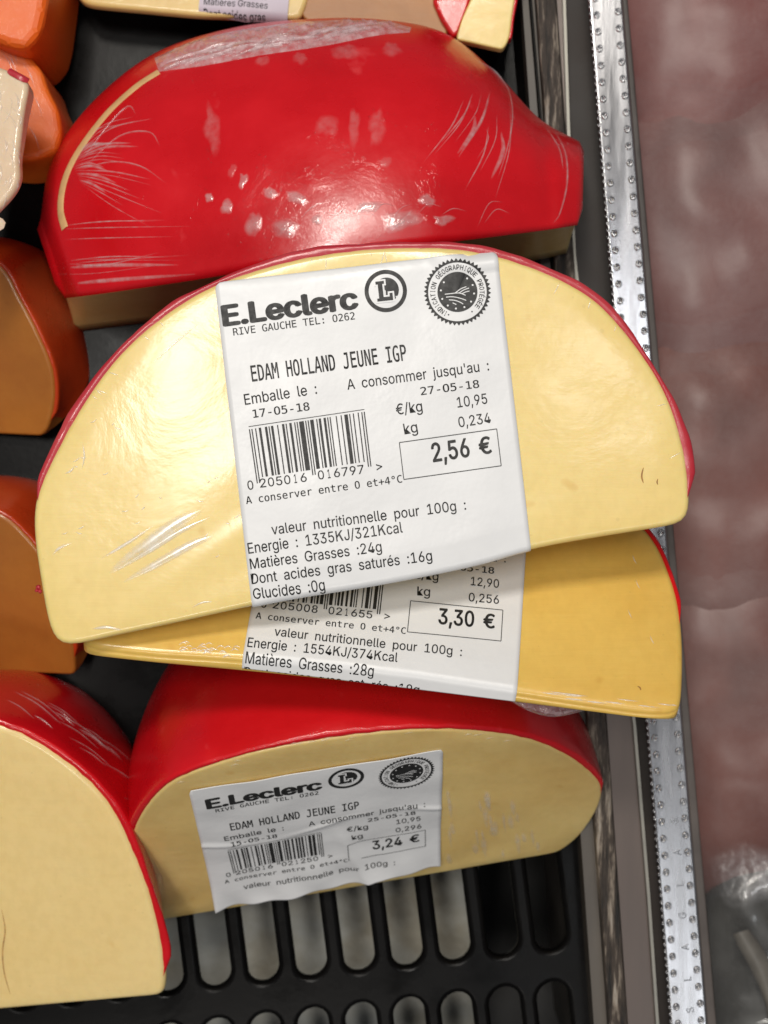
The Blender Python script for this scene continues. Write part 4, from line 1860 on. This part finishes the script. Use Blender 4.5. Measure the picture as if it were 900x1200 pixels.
# ---- the wedge at the lower left
def corner_wedge():
    t = thing('cheese_wedge', P(40, 1020, 0), 'ivory cheese wedge with thick red rind and no label, front corner of the tray', 'cheese')
    W = Wedge((-230, 1205), (192, 1168),
              [(-255, 1090), (-250, 1010), (-215, 930), (-150, 870), (-80, 845), (-20, 845), (30, 862), (75, 890), (110, 920), (137, 955), (160, 1005), (178, 1055), (190, 1105), (194, 1145)],
              (0, 1175, 20), 22, (0.16, 1.0), fillet=1.6)
    W.taper = 0.16
    W.body(t, 52, 4, M_IVORY, wob=0.2)
    W.rind(t, M_RED, (0.05, 0.975), 1.3, 0.3, wav=.5)
    bvh = W.bvh()
    mb = MB()
    ribbon(mb, bvh, [(2, 1066), (6, 1090), (3, 1115), (5, 1140), (12, 1165)], .5, .03, 5, .1)
    mb.build('brown_crack', simple_mat('brown_seam', (0.62, 0.36, 0.12), .6, var=.4, scale=600), t)
    mb = MB()
    for k in range(20):
        x0 = random.uniform(0, 150)
        y0 = np.interp(x0, [0, 60, 110, 150], [815, 838, 875, 930]) + random.uniform(-15, 15)
        ln = random.uniform(20, 60)
        ribbon(mb, bvh, [(x0, y0), (x0 + ln * .5, y0 + ln * .28), (x0 + ln, y0 + ln * .7)], random.uniform(.25, .5), random.uniform(.1, .25))
    mb.build('film_creases', M_FILM, t)
    mb = MB()
    crumple(mb, None, [(150, 925), (163, 965), (178, 1015), (188, 1060)], [(190, 930), (193, 970), (193, 1010), (195, 1050)], 50, 16, 0.5, 8, 0.3, 260,
            lambda u_, f: 38 - 10 * f - 14 * u_)
    mb.build('loose_film', M_FILMC, t)


corner_wedge()

# ---- neighbours along the left side
def left_wedges():
    # lower orange
    t = thing('orange_cheese_wedge', P(10, 680, 0), 'orange waxed wedge peeking out left of the pale half-moon', 'cheese')
    W = Wedge((-190, 780), (88, 792), [(-200, 700), (-170, 630), (-110, 595), (-50, 590), (0, 603), (30, 628), (55, 662), (74, 710), (86, 760)], (0, 785, 6), 32, (0.45, 1), fillet=1.0)
    W.body(t, 60, 3, M_ORANGE)
    W.rind(t, M_ORDARK, (0.03, .97), .8, .3, wav=.08)
    # upper orange
    t = thing('orange_cheese_wedge', P(10, 400, 0), 'orange waxed wedge in shade left of the large red cheese', 'cheese')
    W = Wedge((-190, 500), (50, 512), [(-200, 420), (-170, 340), (-110, 300), (-50, 293), (0, 312), (22, 348), (44, 390), (61, 432), (64, 468), (58, 498)], (0, 505, 6), 32, (0.5, 1), fillet=1.0)
    W.body(t, 60, 3, M_ORANGE)
    W.rind(t, M_ORDARK, (0.03, .97), .8, .3, wav=.08)
    # lit orange piece in film, standing on its cut side
    t = thing('orange_cheese_wedge', P(20, 120, 0), 'bright orange piece in clear film behind the pale slice', 'cheese')
    body = slab('wax_rind', [(-60, 22), (0, 36), (28, 58), (50, 84), (55, 103), (68, 128), (72, 155), (66, 176), (45, 186), (14, 190), (-60, 182)], 0.5, 26, M_ORWAX, 1.6, t)
    bvh = BVHTree.FromPolygons([v.co + Vector(t.location) for v in body.data.vertices], [tuple(p.vertices) for p in body.data.polygons])
    mb = MB()
    for k in range(10):
        x0, y0 = random.uniform(0, 40), random.uniform(45, 150)
        ribbon(mb, bvh, [(x0, y0), (x0 + 9, y0 + 14), (x0 + 14, y0 + 30)], .5, .25, 4)
    mb.build('film_creases', M_FILM, t)
    # dark orange at the very top
    t = thing('orange_cheese_wedge', P(20, 10, 0), 'deep orange piece at the back with a brownish cut side', 'cheese')
    slab('wax_rind', [(-60, -60), (62, -60), (53, 12), (47, 38), (30, 58), (8, 54), (-60, 24)], 0.5, 34, M_ORWAX, 2.2, t)
    slab('cut_side', [(26, 57), (40, 80), (52, 66), (60, 20), (80, -30), (60, -70), (40, -60), (50, 10)], 0.3, 16, M_TAN, 1.5, t)
    # pale wrapped slice standing in front of it
    t = thing('cheese_slice', P(5, 170, 0), 'pale slice in crinkled film with a purple-red rind tip, in front of orange piece', 'cheese')
    W = Wedge((-60, 300), (2, 262), [(16, 225), (22, 180), (28, 130), (33, 96), (18, 86), (0, 78), (-40, 70), (-90, 120), (-100, 220)], (0, 200, 54), -6, (0, 1), fillet=1.2)
    W.body(t, 8, 10, cheese_mat('wrapped_pale_slice', (0.78, 0.62, 0.42), (0.66, 0.47, 0.32), crough=.1, bump=.2))
    bvh = W.bvh()
    mb = MB()
    ribbon(mb, bvh, [(-20, 71), (0, 78), (14, 86), (31, 95)], 2.0, .9, 5, .1, taper=False)
    mb.build('wax_rind', M_REDTHIN, t)
    mb = MB()
    for k in range(34):
        x0, y0 = random.uniform(0, 22), random.uniform(100, 245)
        a = random.uniform(.9, 2.0)
        ln = random.uniform(10, 30)
        ribbon(mb, bvh, [(x0, y0), (x0 + ln * .5 * math.cos(a) + 2, y0 + ln * .5 * math.sin(a)), (x0 + ln * math.cos(a), y0 + ln * math.sin(a))], .4, .25, 4)
    mb.build('film_creases', M_FILM, t)


left_wedges()


# ---- neighbours along the back
def back_wedges():
    t = thing('cheese_wedge', P(230, -40, 0), 'cream wedge with a half seen white label at the back edge', 'cheese')
    W = Wedge((96, 2), (352, 22), [(80, -30), (100, -110), (170, -170), (260, -170), (340, -110), (365, -40), (360, 0)], (220, 12, 15), -3, (0, 1), chord=[(300, 20), (236, 18), (160, 11), (110, 6)], fillet=1.2)
    W.body(t, 12, 14, M_CREAM)
    O = W.w(W.px(233, 12))
    u_ = unit(W.w(W.px(352, 22)) - O)
    v_ = np.cross(W.n, u_)
    if np.dot(v_, W.t) > 0:
        v_ = -v_

    def fr_(u, v, h):
        p = O + u_ * u * MM + v_ * (v) * MM
        s2, t2 = W.loc(p)
        hh = .0006 + .0005 * math.exp(-((u - 12) / 2.5) ** 2)
        if t2 < 0.0012:
            a = min((0.0012 - t2) / .0012, 1.2)
            rest = max(0, (0.0012 - t2) - 1.2 * .0012)
            return W.w((s2, .0012 - (.0012 + hh + h) * math.sin(a) - rest * .36), -.0012 + (.0012 + hh + h) * math.cos(a) - rest * .93)
        return W.w((s2, t2), h + hh)
    V = []
    nu, nv = 30, 24
    for h in (0, -.00012):
        V += [fr_(22.6 * j / (nu - 1), -18 + 19.6 * i / (nv - 1), h) for i in range(nv) for j in range(nu)]
    F = grid_faces(nv, nu)
    n = nu * nv
    F += [tuple(i + n for i in f[::-1]) for f in F]
    lab = mk('label', V, F, simple_mat('lilac_paper', (0.56, 0.50, 0.58), .5, var=.05), t)
    sh = Sheet2D()
    sh.text('Matières Grasses', np.array((1.2, -1.3)), np.array((17.4, -1.6)), 1.7, None, .004)
    sh.text('Dont acides gras', np.array((1.2, 1.1)), np.array((17.0, .9)), 1.7, None, .004)
    sh.text('Energie  :  1335KJ', np.array((1.2, -3.7)), np.array((17.0, -3.9)), 1.7, None, .004)
    mk('lettering', [fr_(v[0], v[1], .00008) for v in sh.V], sh.F, M_INK, lab, False)
    t = thing('cheese_wedge', P(440, -30, 0), 'tan cheese block at the back behind the large red cheese', 'cheese')
    W = Wedge((354, 24), (528, 42), [(345, -60), (380, -140), (450, -160), (510, -120), (512, -60), (506, -10), (518, 20)], (430, 30, 14), -2, (0, 1), fillet=0.5, na=70, nc=30)
    W.body(t, 12, 14, M_TAN)
    t = thing('cheese_wedge', P(560, 0, 0), 'small cream wedge with a dark red waxed side at the back corner', 'cheese')
    W = Wedge((534, 46), (590, 58), [(542, 20), (553, -5), (570, -60), (610, -60), (604, -5), (600, 20), (597, 44)], (560, 50, 18), 2, (0, 1), fillet=0.5, na=70, nc=30)
    W.body(t, 12, 16, M_PALE)
    pts = [(506, -2), (556, -14), (549, 12), (538, 40), (530, 44), (516, 22)]
    slab('wax_rind', pts, 0.5, 16, M_RED, 1.0, t)
    W.rind(t, M_RED, (0.66, .97), .7, .3, name='wax_rim')


back_wedges()
